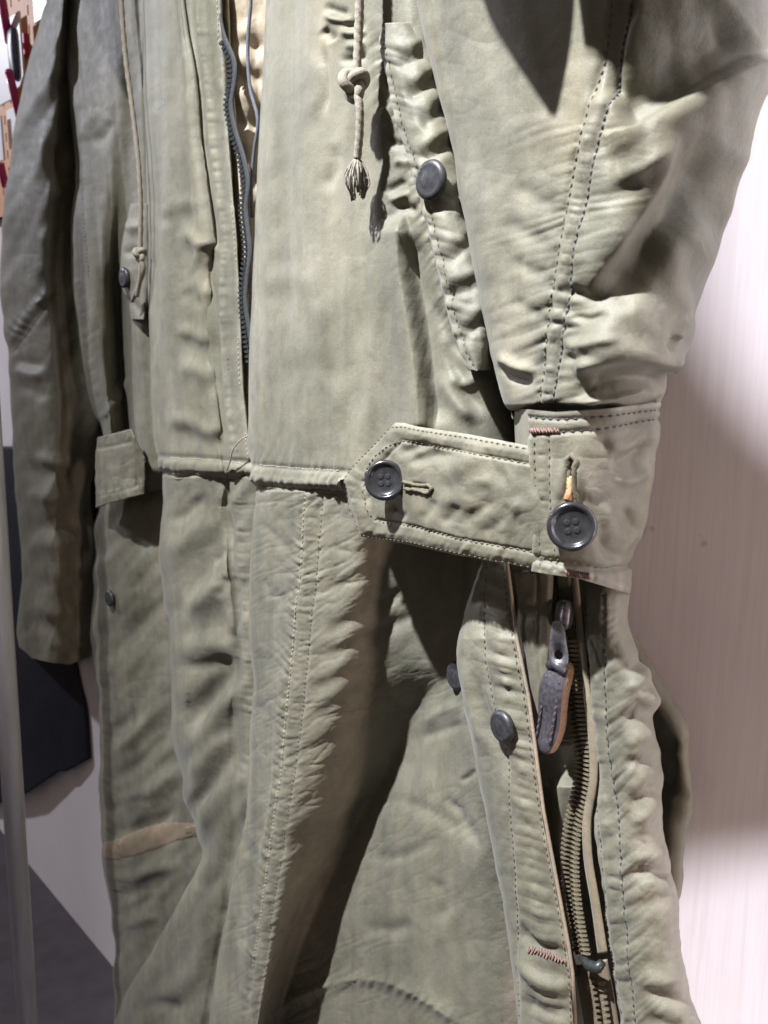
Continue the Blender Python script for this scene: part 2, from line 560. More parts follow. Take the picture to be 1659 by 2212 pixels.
def wall_mat():
    m, nt, b, N, L = new_mat('white_painted_board')
    g = noise_node(nt, 260.0, 4, 0.65, stretch=(1, 1, 0.035))
    a = noise_node(nt, 5.0, 4, 0.6)
    r = ramp(nt, a.outputs['Fac'], [(0.3, (0.73, 0.68, 0.70)), (0.7, (0.80, 0.755, 0.775))])
    gr = ramp(nt, g.outputs['Fac'], [(0.33, (0.86, 0.80, 0.78)), (0.6, (1, 1, 1))])
    c = mix(nt, 0.4, r.outputs[0], gr.outputs[0], 'MULTIPLY')
    s = noise_node(nt, 55.0, 2, 0.5)
    sp = ramp(nt, s.outputs['Fac'], [(0.74, (1, 1, 1)), (0.80, (0.62, 0.5, 0.48))])
    c = mix(nt, 0.6, c, sp.outputs[0], 'MULTIPLY')
    L(c, b.inputs['Base Color'])
    b.inputs['Roughness'].default_value = 0.55
    b.inputs['Specular IOR Level'].default_value = 0.3
    bp = N('ShaderNodeBump'); bp.inputs['Strength'].default_value = 0.16; bp.inputs['Distance'].default_value = 0.0005
    L(g.outputs['Fac'], bp.inputs['Height']); L(bp.outputs[0], b.inputs['Normal'])
    return m
WALL = wall_mat()
FLOOR = plain_mat('dark_floor', (0.055, 0.045, 0.052), 0.6, var=0.25, scale=25)
PEG = plain_mat('orange_pegboard', (0.62, 0.30, 0.13), 0.6, var=0.12, scale=40)
PINK = plain_mat('magenta_plastic', (0.62, 0.05, 0.22), 0.35, var=0.05)
CARD = plain_mat('white_card', (0.82, 0.80, 0.82), 0.4, var=0.03)
GOODS = plain_mat('dark_goods', (0.08, 0.08, 0.12), 0.4, var=0.5, scale=90)
ORANGEBRUSH = None

# ---------------------------------------------------------------- setting
def wallpt(s, z, w=0.0):
    base = CAM - NW * DW
    base = np.array([base[0], base[1], 0.0])
    return base + SW * s + NW * w + np.array([0, 0, z])
WALLW = 0.014
wl = box('wall', wallpt(-0.6, 1.25, WALLW - 0.02), SW * 2.2, np.array([0, 0, 1.35]), NW * 0.02, WALL, None)
tag(wl, kind='structure')
fl = mesh_obj('floor', [(-6, -3, 0), (4, -3, 0), (4, 6, 0), (-6, 6, 0)], [(0, 1, 2, 3)], FLOOR, smooth=False)
fl.location.z = -0.05
tag(fl, kind='structure')

# ---------------------------------------------------------------- the parka
base = P(900, 1100, 0.1); base[2] = 0.35
parka = thing('parka', base, 'worn olive drab parka hanging open in front of the white board wall', 'parka')

def C(keys, dx=0, w=None):
    """column from (y, x[, w]) keys"""
    return [(k[1] + dx, k[0], k[2] if len(k) > 2 else w) for k in keys]

# ---- wearer's left front, upper (A1)
eA = [(-350, 588), (0, 575), (150, 568), (300, 560), (550, 547), (800, 540), (950, 537), (1000, 544), (1065, 551)]
colsA1 = [
    C(eA, 26, .105), C(eA, 4, .128), C(eA, 0, .140), C(eA, 8, .151), C(eA, 45, .160),
    C([(-350, 700), (1065, 690)], 0, .165), C([(-350, 800), (1065, 800)], 0, .162),
    C([(-350, 850), (0, 865), (500, 900), (950, 935), (1065, 945)], 0, .156),
    C([(-350, 900), (0, 930), (500, 985), (950, 1020), (1065, 1030)], 0, .143),
    C([(-350, 990), (0, 1010), (500, 1065), (950, 1100), (1065, 1110)], 0, .122),
    C([(-350, 1090), (0, 1110), (500, 1150), (1065, 1180)], 0, .09)]
def dA1(X, Y):
    h = crumple(X, Y, 2.2, 150, 420, -4, 1) + crumple(X, Y, 5.0, 95, 900, -2, 501) + crumple(X, Y, .9, 60, 120, 20, 2) + creases(X, Y, 0.20, 110, 170, 15, 401)
    # long soft vertical folds
    for pts, a, w in [([(640, -300), (625, 300), (612, 650), (600, 1000)], -2.6, 26), ([(700, 560), (690, 800), (672, 1000)], 2.0, 26),
                      ([(745, 520), (742, 760), (735, 960)], 2.4, 20), ([(810, 480), (815, 700), (800, 930)], 2.2, 20),
                      ([(770, 620), (780, 790), (770, 950)], -1.6, 18), ([(600, -300), (590, 200), (580, 700), (575, 980)], 2.0, 18)]:
        h += stroke(X, Y, pts, a, w)
    # lap fold left of the pocket
    h += stroke(X, Y, [(868, 455), (880, 500), (882, 570), (900, 690), (915, 800), (922, 870), (932, 960)], 11, 46, 3.0, .10)
    h += stroke(X, Y, [(878, 500), (890, 580), (908, 690), (925, 820), (940, 930)], -6, 3, 30, .12)
    # short creases by the cord
    h += stroke(X, Y, [(693, 85), (700, 150), (700, 205), (688, 262)], -3.6, 9, 6)
    h += stroke(X, Y, [(672, 100), (680, 150), (682, 205), (672, 262)], 1.6, 14)
    for pts, a, w in [([(690, 8), (718, 22), (760, 30)], -4.2, 9), ([(715, 40), (745, 52), (800, 50)], -4.0, 9), ([(690, 60), (708, 78), (716, 92)], -4.5, 11),
                      ([(725, 130), (755, 128), (800, 118)], -3.0, 9), ([(705, 305), (720, 345), (690, 420)], -1.8, 14),
                      ([(690, 28), (730, 44), (770, 46)], 2.6, 8), ([(725, 68), (765, 72), (800, 68)], 2.6, 9), ([(735, 100), (765, 98), (800, 90)], 2.2, 9),
                      ([(830, 300), (860, 312), (890, 300)], -2.2, 9), ([(832, 418), (855, 402), (880, 388)], -2.8, 8), ([(850, 452), (880, 448), (905, 462)], -3.4, 9),
                      ([(845, 345), (870, 350), (895, 340)], 2.0, 10), ([(840, 440), (865, 425), (890, 420)], 2.5, 9),
                      ([(560, 620), (640, 600), (700, 640)], 1.2, 26), ([(600, 820), (680, 790), (760, 830)], -1.0, 26),
                      ([(950, 730), (985, 790), (1010, 850), (1060, 900)], -4.5, 16), ([(935, 800), (975, 860), (1040, 920)], 3.5, 18),
                      ([(940, 640), (965, 720), (1000, 780)], -4, 14), ([(965, 800), (1000, 830), (1050, 800)], 3, 14)]:
        h += stroke(X, Y, pts, a, w)
    # drawcord casing at the waist
    h += pucker(X, Y, [(530, 1025), (620, 1035), (760, 1045), (1150, 1060)], 2.3, 15, 26, 24, 0.1, -0.1, 3, 10)
    h += stroke(X, Y, [(530, 1003), (620, 1010), (760, 1018), (1150, 1035)], -1.2, 6, taper=0)
    h += stroke(X, Y, [(530, 1032), (620, 1041), (760, 1048), (1150, 1062)], 1.6, 12, taper=0)
    h += stroke(X, Y, [(535, 1058), (620, 1064), (760, 1070), (1150, 1090)], -4.0, 14, taper=0)
    # stitch line along the pocket edge
    h *= 0.25 + 0.75 * np.clip((1070 - Y) / 26, 0, 1)
    h += stroke(X, Y, [(815, 60), (832, 170), (850, 250), (905, 420), (940, 560), (985, 740), (1010, 790)], -1.4, 7, taper=0.05)
    h += pucker(X, Y, [(815, 60), (832, 170), (850, 250), (905, 420), (940, 560), (985, 740)], 1.4, 32, 30, 6, -0.5, 0, 5)
    return h
A1 = colpanel('front_panel', colsA1, -350, 1068, 280, 600, OLIVE, parka, dA1, wadd=lambda X, Y: -.0025 * np.clip((Y - 1052) / 14, 0, 1), wear=[([(530, 1034), (620, 1043), (760, 1050)], 9, .4), ([(k[1] + 8, k[0]) for k in eA], 8, .3)])

# ---- wearer's left front, skirt (A2)
eB = [(1050, 553), (1100, 549), (1200, 541), (1320, 537), (1400, 539), (1480, 548), (1560, 541), (1680, 538), (1760, 533), (1850, 512), (1950, 495), (2050, 472), (2212, 450), (2450, 430)]
sm = [(1050, 656), (1200, 650), (1350, 636), (1500, 620), (1700, 600), (1900, 574), (2090, 545), (2250, 522), (2450, 500)]
colsA2 = [
    C(eB, 34, .095), C(eB, 6, .122), C(eB, 0, .137), C(eB, 8, .148), C(eB, 45, .158), C(sm, -12, .163), C(sm, 30, .161),
    C([(1050, 760, .158), (1200, 755, .158), (1400, 735, .156), (1600, 705, .152), (1800, 660, .150), (2000, 612, .150), (2212, 560, .150), (2450, 530, .150)]),
    C([(1050, 860), (1200, 855), (1400, 835), (1500, 805), (1650, 765), (1800, 718), (1950, 655), (2090, 608), (2250, 572), (2450, 542)], 0, .126),
    C([(1050, 985, .10), (1300, 985, .105), (1430, 965, .108), (1530, 905, .100), (1650, 850, .096), (1800, 765, .099), (1950, 695, .102), (2090, 640, .104), (2250, 600, .104), (2450, 570, .104)]),
    C([(1050, 1040, .11), (1300, 1035, .118), (1430, 1005, .122), (1530, 945, .106), (1650, 885, .100), (1800, 800, .102), (1950, 728, .104), (2090, 670, .105), (2250, 628, .105), (2450, 595, .105)]),
    C([(1050, 1090, .12), (1300, 1085, .130), (1430, 1045, .135), (1530, 1010, .128), (1650, 960, .118), (1800, 895, .114), (1950, 840, .113), (2090, 810, .113), (2250, 790, .113), (2450, 770, .113)]),
    C([(1050, 1140, .12), (1400, 1110, .135), (1600, 1080, .132), (1800, 1050, .126), (2000, 1040, .120), (2212, 1040, .118), (2450, 1040, .118)]),
    C([(1050, 1150, .09), (1400, 1135, .10), (1600, 1120, .10), (1900, 1140, .10), (2450, 1160, .09)])]
rightcut = sm
def dA2(X, Y):
    h = crumple(X, Y, 2.0, 150, 260, -10, 21) + crumple(X, Y, .8, 55, 90, 30, 22) + creases(X, Y, 0.31, 120, 70, -32, 402)
    # chevron gathers either side of the double seam
    S1 = [(656, 1075), (650, 1200), (636, 1350), (620, 1500), (600, 1700), (574, 1900), (545, 2090), (522, 2250)]
    S2 = [(692, 1075), (686, 1200), (668, 1380), (648, 1560), (622, 1750), (596, 1920), (570, 2090), (545, 2250)]
    h += pucker(X, Y, S1, 1.5, 22, 24, 4, 0.8, 0, 31)
    h += pucker(X, Y, S2, 1.2, 17, 4, 24, 0, 0.9, 32) + creases(X, Y, 0.9, 90, 26, -32, 431) * np.clip((900 - X) / 120, 0.35, 1)
    mid = [((a[0] + b[0]) / 2, (a[1] + b[1]) / 2) for a, b in zip(S1, S2)]
    h += pucker(X, Y, mid, 1.0, 21, 13, 13, 0.1, 0.1, 33)
    h += stroke(X, Y, S1, -1.6, 5, 4, 0) + stroke(X, Y, S2, -1.6, 4, 5, 0)
    # long creases sweeping up to the right
    for pts, a, w in [
        ([(690, 1290), (740, 1262), (812, 1222)], -4, 12), ([(705, 1262), (760, 1235), (810, 1200)], 3, 14),
        ([(682, 1372), (760, 1340), (850, 1290), (930, 1250)], -6.5, 13), ([(690, 1340), (770, 1300), (860, 1250)], 4, 18),
        ([(670, 1430), (750, 1400), (850, 1350), (950, 1310)], -6.5, 13), ([(680, 1400), (760, 1372), (850, 1325)], 3.5, 14),
        ([(660, 1500), (720, 1470), (790, 1440)], -4.5, 12), ([(660, 1475), (720, 1445), (800, 1405), (870, 1370)], 4, 14),
        ([(650, 1560), (710, 1530), (790, 1480)], -4, 12), ([(655, 1530), (720, 1505), (770, 1478)], 3.5, 12),
        ([(640, 1640), (700, 1610), (800, 1560), (880, 1520)], -4.5, 15), ([(640, 1610), (700, 1580), (760, 1550)], 3.5, 13),
        ([(700, 1720), (800, 1640), (900, 1560), (950, 1500)], 5, 16), ([(680, 1690), (790, 1610), (880, 1540)], -4, 16),
        ([(620, 1790), (670, 1760), (740, 1700)], 6, 12), ([(610, 1830), (680, 1790), (740, 1740)], -4, 12),
        ([(600, 1880), (640, 1865), (690, 1835)], 4, 11), ([(590, 1930), (630, 1915), (670, 1890)], 4, 11),
        ([(575, 1990), (620, 1975), (660, 1945)], 3.5, 11),
        # left of the seam
        ([(556, 1120), (600, 1165), (640, 1200)], -3.4, 9), ([(548, 1240), (600, 1290), (632, 1330)], -2.6, 11), ([(552, 1300), (590, 1360), (622, 1400)], 2.6, 14),
        ([(550, 1400), (590, 1450), (615, 1462)], -3.5, 15), ([(548, 1500), (580, 1560), (605, 1620)], -3.0, 12), ([(545, 1590), (570, 1650), (595, 1690)], 2.6, 12),
        ([(520, 1795), (545, 1845), (570, 1835)], -4.5, 9), ([(530, 1780), (555, 1815), (580, 1800)], 3, 10),
        ([(500, 1975), (520, 2030), (545, 2045)], -4, 8), ([(508, 2010), (520, 2060), (540, 2065)], 3, 10),
        # lit panel with the pocket
        ([(790, 1722), (880, 1735), (970, 1775), (1050, 1830)], -1.8, 14),
        ([(780, 1850), (860, 1850), (960, 1806)], -2.0, 13),
        ([(960, 1715), (1010, 1790), (1035, 1840)], -5.5, 10, ), ([(900, 1600), (960, 1575), (1010, 1560)], -3, 11), ([(910, 1570), (950, 1540), (1000, 1520)], 3, 12),
        ([(780, 2000), (850, 2010), (900, 1990)], -2.4, 14), ([(930, 1890), (960, 1940), (950, 2000)], -2.4, 12), ([(990, 1690), (1010, 1680), (1030, 1660)], -3, 6),
        ([(980, 1400), (1000, 1440), (990, 1480)], -3, 12)]:
        f = (0.16 if a > 0 else 0.38) if pts[0][0] < 712 else 0.8
        h += stroke(X, Y, pts, a * f, w)
    # gathered hem
    hem = [(560, 2205), (620, 2165), (700, 2130), (790, 2112), (860, 2128), (930, 2165), (1000, 2215)]
    h += pucker(X, Y, hem, 1.5, 20, 55, 8, 0.2, 0, 41) + pucker(X, Y, hem, 1.2, 20, 8, 20, 0, .2, 42)
    h += stroke(X, Y, [(x, y + 26) for x, y in hem], -0.7, 14, 14, .1) + pucker(X, Y, [(x, y + 4) for x, y in hem], 0.7, 15, 30, 10, 0.1, 0, 43)
    h += stroke(X, Y, hem, 1.0, 18, 18, .1)
    return h
A2 = colpanel('front_skirt', colsA2, 1048, 2450, 330, 640, OLIVE, parka, dA2, wadd=lambda X, Y: .0015 * np.clip((1120 - Y) / 50, 0, 1) - .005 * np.clip((1062 - Y) / 10, 0, 1), wear=[([(k[1], k[0]) for k in sm], 7, .4), ([(k[1] + 36, k[0]) for k in sm], 7, .25)])

# ---- wearer's left sleeve (B)
L_ = [(-350, 830), (0, 895), (65, 910), (180, 940), (291, 970), (473, 1010), (628, 1032), (716, 1054), (803, 1072), (900, 1102), (930, 1112)]
R_ = [(-350, 1700), (0, 1672), (84, 1659), (145, 1639), (180, 1636), (291, 1623), (411, 1597), (509, 1566), (600, 1530), (669, 1510), (723, 1496), (767, 1477), (805, 1440), (836, 1444), (880, 1428), (930, 1425)]
def between(f, w, kl=L_, kr=R_, ys=(-350, 0, 180, 350, 500, 650, 770, 850, 930)):
    l = np.interp(ys, [k[0] for k in kl], [k[1] for k in kl]); r = np.interp(ys, [k[0] for k in kr], [k[1] for k in kr])
    return [(a + (b - a) * f, y, w) for a, b, y in zip(l, r, ys)]
colsB = [C(L_, 30, .118), C(L_, 3, .140), C(L_, 0, .150), C(L_, 12, .162), between(.13, .174), between(.30, .184), between(.50, .186), between(.68, .176),
         between(.84, .158), between(.95, .136), C(R_, 0, .112), between(.96, .088), between(.75, .068), between(.4, .066), between(.16, .085)]
X, Y, W = grid_from_cols(colsB, -350, 925, 400, 480)
BS1 = [(1440, -350), (1365, 0), (1340, 110), (1305, 265), (1275, 420), (1230, 650), (1190, 890)]
BS2 = [(1385, -350), (1312, 0), (1287, 150), (1260, 290), (1232, 430), (1197, 620), (1162, 890)]
def dB(X, Y):
    h = crumple(X, Y, 2.0, 170, 300, 15, 51) + crumple(X, Y, 4.0, 120, 600, -14, 506) + crumple(X, Y, .9, 70, 110, 60, 52) + creases(X, Y, 0.28, 120, 80, -25, 403)
    S1d = [(1309, 240), (1275, 420), (1230, 650), (1190, 890)]
    S2d = [(1262, 265), (1232, 430), (1197, 620), (1162, 890)]
    md = [((a[0] + b[0]) / 2, (a[1] + b[1]) / 2) for a, b in zip(S1d, S2d)]
    h += pucker(X, Y, md, 1.9, 38, 18, 18, 0, 0, 53)
    h += pucker(X, Y, S2d, 1.9, 40, 58, 4, -0.55, 0, 53)
    h += pucker(X, Y, S1d, 1.9, 40, 4, 55, 0, 0.35, 53)
    h += stroke(X, Y, BS2, -1.3, 5, taper=0) + stroke(X, Y, BS1, -2.2, 5, 4, 0)
    h += stroke(X, Y, [(x - 22, y) for x, y in BS1], 1.3, 14, taper=0)
    # the fold thrown across the upper arm
    h += stroke(X, Y, [(1305, 300), (1345, 292), (1430, 245), (1530, 185), (1660, 110)], 9, 85, 8, .10)
    h += stroke(X, Y, [(1325, 250), (1400, 205), (1500, 140), (1620, 60)], -9, 45, 70, .15)
    h += stroke(X, Y, [(1330, 225), (1318, 120), (1370, -20)], -6, 16, 40, .2)
    h += stroke(X, Y, [(1305, 350), (1350, 335), (1410, 300)], -1.0, 16, 16)
    h += stroke(X, Y, [(1300, 395), (1350, 385), (1420, 345), (1445, 305)], 2, 16)
    h += stroke(X, Y, [(1290, 440), (1340, 425), (1390, 405)], -1.0, 15) 
    # body of the sleeve turns away, then the elbow swells out again
    h += stroke(X, Y, [(1455, 280), (1425, 390), (1375, 480), (1320, 560), (1255, 650)], 6.5, 75, 14, .22)
    h += stroke(X, Y, [(1545, 300), (1480, 430), (1400, 545), (1300, 655)], -9, 40, 70, .2)
    h += stroke(X, Y, [(1560, 480), (1470, 520), (1420, 600), (1340, 690), (1250, 760)], 8, 34, 60, .2)
    h += stroke(X, Y, [(1500, 620), (1440, 680), (1380, 760)], 5, 40)
    for pts, a, w in [([(1535, 650), (1500, 678), (1460, 690)], -2.2, 15), ([(1440, 715), (1420, 735), (1400, 745)], -4, 10), ([(1480, 690), (1450, 705), (1430, 735)], 4, 13),
                      ([(1100, 640), (1150, 672), (1190, 690)], -1.3, 13), ([(1075, 780), (1110, 815), (1160, 830)], -5, 9), ([(1080, 760), (1120, 790), (1165, 805)], 3, 12),
                      ([(1210, 770), (1260, 775), (1300, 760)], -4, 9), ([(1215, 745), (1270, 745), (1330, 715)], 3, 12), ([(1230, 680), (1280, 690), (1320, 675)], -4, 8),
                      ([(1220, 612), (1265, 640), (1330, 645)], -2.2, 12), ([(1090, 470), (1140, 508), (1200, 530)], -1.6, 18), ([(1100, 555), (1150, 585), (1195, 600)], -1.5, 15),
                      ([(1100, 390), (1150, 425), (1215, 452)], -1.6, 20), ([(990, 330), (1040, 480), (1060, 640)], 2.5, 40), ([(1090, -100), (1110, 200), (1120, 420)], 2.5, 45)]:
        h += stroke(X, Y, pts, a, w)
    # blouses over the cuff
    h += stroke(X, Y, [(1240, 815), (1320, 770), (1400, 770), (1470, 800)], 10, 14, 40, .2)
    h += stroke(X, Y, [(1215, 866), (1290, 832), (1370, 818), (1460, 842)], -14, 14, 17, .25)
    h += stroke(X, Y, [(1240, 872), (1320, 862), (1360, 850), (1400, 838)], 4, 7, 7)
    h += stroke(X, Y, [(1090, 905), (1160, 890), (1250, 888), (1440, 872)], -5, 12, 12, 0)
    return h
mk = np.repeat(span_mask(1.5, 10.6), X.shape[0], 0)
tk = np.clip((Y - 872) / 34, 0, 1); tk = tk * tk * (3 - 2 * tk)
W = W - mk * .018 * tk; X = X + (1268 - X) * .07 * tk
B = Panel('sleeve', X, Y, W, OLIVE, parka, dB, mask=mk, closed=True, wear=[([(x - 12, y) for x, y in BS1], 9, .4), (BS2, 6, .25)])

# ---- cuff of that sleeve
def hcurve(keys):
    k = np.array(keys, float)
    return lambda x: np.interp(x, k[:, 0], k[:, 1])
ctop = hcurve([(1100, 884), (1140, 884), (1200, 890), (1300, 884), (1430, 868)])
cbot = hcurve([(1100, 1226), (1150, 1234), (1250, 1250), (1365, 1284)])
cR = [(0, 1428), (160, 1425), (340, 1413), (520, 1404), (700, 1385), (780, 1369), (1000, 1362)]
colsC = [C([(0, 1147), (1000, 1158)], 0, .176), C([(0, 1139), (1000, 1149)], 0, .184), C([(0, 1146), (1000, 1156)], 0, .1885), C([(0, 1190), (1000, 1200)], 0, .188),
         C([(0, 1250), (1000, 1245)], 0, .183), C([(0, 1320), (1000, 1295)], 0, .172), C([(0, 1380), (1000, 1335)], 0, .153), C(cR, -8, .136), C(cR, 0, .118),
         C(cR, -20, .100), C([(0, 1300), (1000, 1270)], 0, .088), C([(0, 1160), (1000, 1160)], 0, .092), C([(0, 1114), (1000, 1128)], 0, .115), C([(0, 1110), (1000, 1124)], 0, .14), C([(0, 1126), (1000, 1140)], 0, .165)]
X, T, W = grid_from_cols(colsC, 0, 1000, 300, 230)
Y = ctop(X) + (cbot(X) - ctop(X)) * T / 1000
def dC(X, Y):
    h = crumple(X, Y, 1.5, 90, 80, 30, 61) + crumple(X, Y, .3, 35, 40, 10, 62) + creases(X, Y, 0.25, 60, 45, -30, 404)
    top = [(1130, 902), (1200, 908), (1300, 902), (1440, 886)]
    h += stroke(X, Y, [(1130, 938), (1210, 934), (1300, 928), (1430, 905)], -1.2, 6, taper=0)
    h += stroke(X, Y, [(x, y - 2) for x, y in top], -0.9, 5, taper=0)
    h += stroke(X, Y, [(1139, 960), (1146, 1090), (1152, 1230)], 0.5, 14, taper=0)
    h += stroke(X, Y, [(1153, 945), (1157, 1090), (1166, 1230)], -1.0, 4, taper=0)
    h += stroke(X, Y, [(1184, 945), (1187, 1090), (1198, 1230)], -1.1, 4, taper=0)
    h += pucker(X, Y, [(1169, 945), (1172, 1090), (1182, 1230)], .9, 34, 12, 12, 0, 0, 63)
    h += stroke(X, Y, [(1155, 1208), (1250, 1222), (1300, 1232), (1370, 1222)], -3.0, 6, 9, 0)
    h += pucker(X, Y, [(1150, 1222), (1250, 1240), (1370, 1262)], 0.9, 26, 14, 14, 0, 0, 64)
    for pts, a, w in [([(1310, 1010), (1350, 995), (1420, 955)], -5.5, 15), ([(1300, 960), (1340, 965), (1400, 935)], 3.0, 16), ([(1320, 1040), (1360, 1035), (1410, 1010)], 3.0, 14),
                      ([(1240, 960), (1260, 1040), (1290, 1090)], 2.0, 16), ([(1290, 1150), (1320, 1195), (1370, 1210)], -4, 12), ([(1300, 1080), (1320, 1140), (1360, 1180)], 2.2, 16),
                      ([(1345, 1090), (1365, 1130), (1378, 1160)], -4, 10), ([(1232, 985), (1232, 1040), (1228, 1085)], -3.6, 6), ([(1215, 990), (1214, 1040), (1212, 1085)], 1.2, 9),
                      ([(1250, 990), (1250, 1040), (1248, 1085)], 1.6, 9), ([(1200, 1000), (1204, 1100), (1208, 1200)], 1.2, 9)]:
        h += stroke(X, Y, pts, a, w)
    return h
mk = np.repeat(span_mask(0.2, 8.8), X.shape[0], 0)
CUFF = Panel('cuff', X, Y, W, OLIVE2, parka, dC, mask=mk, closed=True, wear=[([(1140, 900), (1142, 960), (1150, 1225)], 5, .8), ([(1140, 888), (1200, 894), (1300, 888), (1430, 872)], 5, .6), ([(1150, 1214), (1250, 1236), (1365, 1276)], 5, .35), ([(1186, 945), (1198, 1226)], 6, .3)])

# ---- pointed cuff tab
tt = np.array([(735, 1035), (792, 974), (850, 912), (865, 913), (900, 921), (1000, 936), (1140, 962), (1200, 974)], float)
tb = np.array([(735, 1036), (752, 1100), (775, 1160), (790, 1163), (870, 1176), (1000, 1204), (1150, 1230), (1200, 1226)], float)
xs = np.concatenate([np.linspace(735, 775, 34), np.linspace(775, 850, 44)[1:], np.linspace(850, 1200, 170)[1:]])
tv = np.linspace(0, 1, 130)
Xt = np.repeat(xs[None, :], len(tv), 0)
top = np.interp(xs, tt[:, 0], tt[:, 1]); bot = np.interp(xs, tb[:, 0], tb[:, 1])
Yt = top[None, :] + (bot - top)[None, :] * tv[:, None]
Wt = np.interp(Xt, [735, 780, 830, 900, 1000, 1080, 1140, 1200], [.1715, .1745, .1765, .180, .185, .187, .1855, .1835]) + 0.004 * np.sin(math.pi * tv)[:, None]
outline = [(1200, 974), (1140, 962), (1000, 936), (900, 921), (850, 912), (735, 1035), (775, 1160), (870, 1176), (1000, 1204), (1150, 1232), (1200, 1240)]
inset = [(1200, 1010), (1130, 1000), (1000, 975), (930, 962), (868, 952), (785, 1040), (812, 1122), (880, 1134), (1000, 1165), (1150, 1192), (1200, 1198)]
edge_st = [(1200, 982), (1140, 970), (1000, 944), (900, 929), (853, 922), (745, 1036), (781, 1152), (870, 1167), (1000, 1196), (1150, 1224), (1200, 1232)]
def dT(X, Y):
    sd, al, Lb = poly_dist(X, Y, outline)
    d = np.abs(sd)
    h = -0.0016 * np.exp(-(d / 5.0) ** 2) + 0.0008 * np.exp(-((d - 20) / 12.0) ** 2)
    h += crumple(X, Y, 1.2, 90, 55, 25, 71) + crumple(X, Y, .25, 30, 28, 40, 72) + creases(X, Y, 0.25, 55, 40, -35, 405)
    sd, al, Lb = poly_dist(X, Y, inset)
    h += -0.0011 * np.exp(-(sd / 4.0) ** 2)
    mid = [((a[0] + b[0]) / 2, (a[1] + b[1]) / 2) for a, b in zip(outline, inset)]
    h += pucker(X, Y, mid, .9, 27, 15, 15, 0.35, -0.35, 73)
    h += pucker(X, Y, inset, .9, 36, 5, 34, 0, .5, 74)
    for pts, a, w in [([(880, 1005), (920, 985), (960, 975)], -2.6, 11), ([(860, 985), (900, 965), (935, 960)], -2.6, 9), ([(940, 1030), (1010, 1005), (1060, 990)], 2.6, 24),
                      ([(930, 1090), (990, 1080), (1050, 1100)], 1.6, 20), ([(985, 1135), (1030, 1108), (1075, 1070)], -1.3, 11), ([(950, 1135), (972, 1118), (992, 1085)], -1.2, 10),
                      ([(1035, 1155), (1062, 1140), (1095, 1110)], -1.1, 10), ([(900, 1005), (960, 985), (1000, 982)], -1.2, 10), ([(905, 1125), (925, 1108), (940, 1075)], -1.2, 10), ([(1000, 1055), (1040, 1040), (1070, 1045)], 1.6, 16), ([(840, 1095), (860, 1110), (885, 1120)], -2.0, 9), ([(1060, 1010), (1100, 1040), (1120, 1100)], -1.5, 14),
                      ([(1090, 1000), (1110, 1060), (1115, 1130)], 1.8, 12), ([(880, 1045), (925, 1052), (935, 1055)], -1.6, 5)]:
        h += stroke(X, Y, pts, a, w)
    return h
TAB = Panel('cuff_tab', Xt, Yt, Wt, OLIVE2, parka, dT, thick=0.0028, wear=[(outline, 6, .85), (inset, 5, .3)])

# ---- puffy pocket welt beside that sleeve
pl = [(50, 812), (90, 818), (170, 832), (250, 850), (420, 905), (560, 940), (660, 962), (740, 985), (800, 1012)]
pr = [(50, 905), (90, 925), (250, 968), (450, 1020), (560, 1042), (650, 1070), (720, 1075), (800, 1060)]
def sub(keys, keys2, f, w):
    ys = [k[0] for k in keys]
    b = np.interp(ys, [k[0] for k in keys2], [k[1] for k in keys2])
    return [(k[1] + (x - k[1]) * f, k[0], w) for k, x in zip(keys, b)]
colsP = [sub(pl, pr, 0.0, .153), sub(pl, pr, .05, .1605), sub(pl, pr, .25, .1635), sub(pl, pr, .6, .159), sub(pl, pr, .85, .150), sub(pl, pr, 1.0, .138)]
def dP(X, Y):
    h = crumple(X, Y, 1.5, 60, 60, 20, 81)
    for a, b in [((905, 275), (965, 225)), ((895, 352), (985, 300)), ((915, 462), (1015, 402)), ((945, 580), (1035, 508)), ((950, 640), (1040, 612)), ((985, 735), (1060, 680)), ((850, 140), (930, 110)), ((870, 210), (945, 170))]:
        m_ = ((a[0] + b[0]) / 2, (a[1] + b[1]) / 2 + 4)
        k_ = 0.35 + 0.4 * abs(math.sin(a[1] * 1.7)); h += stroke(X, Y, [a, m_, b], -4.2 * k_, 11, 20, .25)
        h += stroke(X, Y, [(a[0] + 4, a[1] - 30), (m_[0] + 4, m_[1] - 32), (b[0], b[1] - 28)], 2.4 * k_, 18)
    h += pucker(X, Y, [(k[1] + 6, k[0]) for k in pl], 1.6, 40, 4, 40, 0, -0.6, 82)
    h += stroke(X, Y, [(k[1] + 14, k[0]) for k in pl], -1.0, 4, taper=0)
    return h
POCK = colpanel('pocket_welt', colsP, 50, 800, 110, 330, OLIVE, parka, dP, thick=0.002, wear=[([(k[1] + 4, k[0]) for k in pl], 5, .7)])

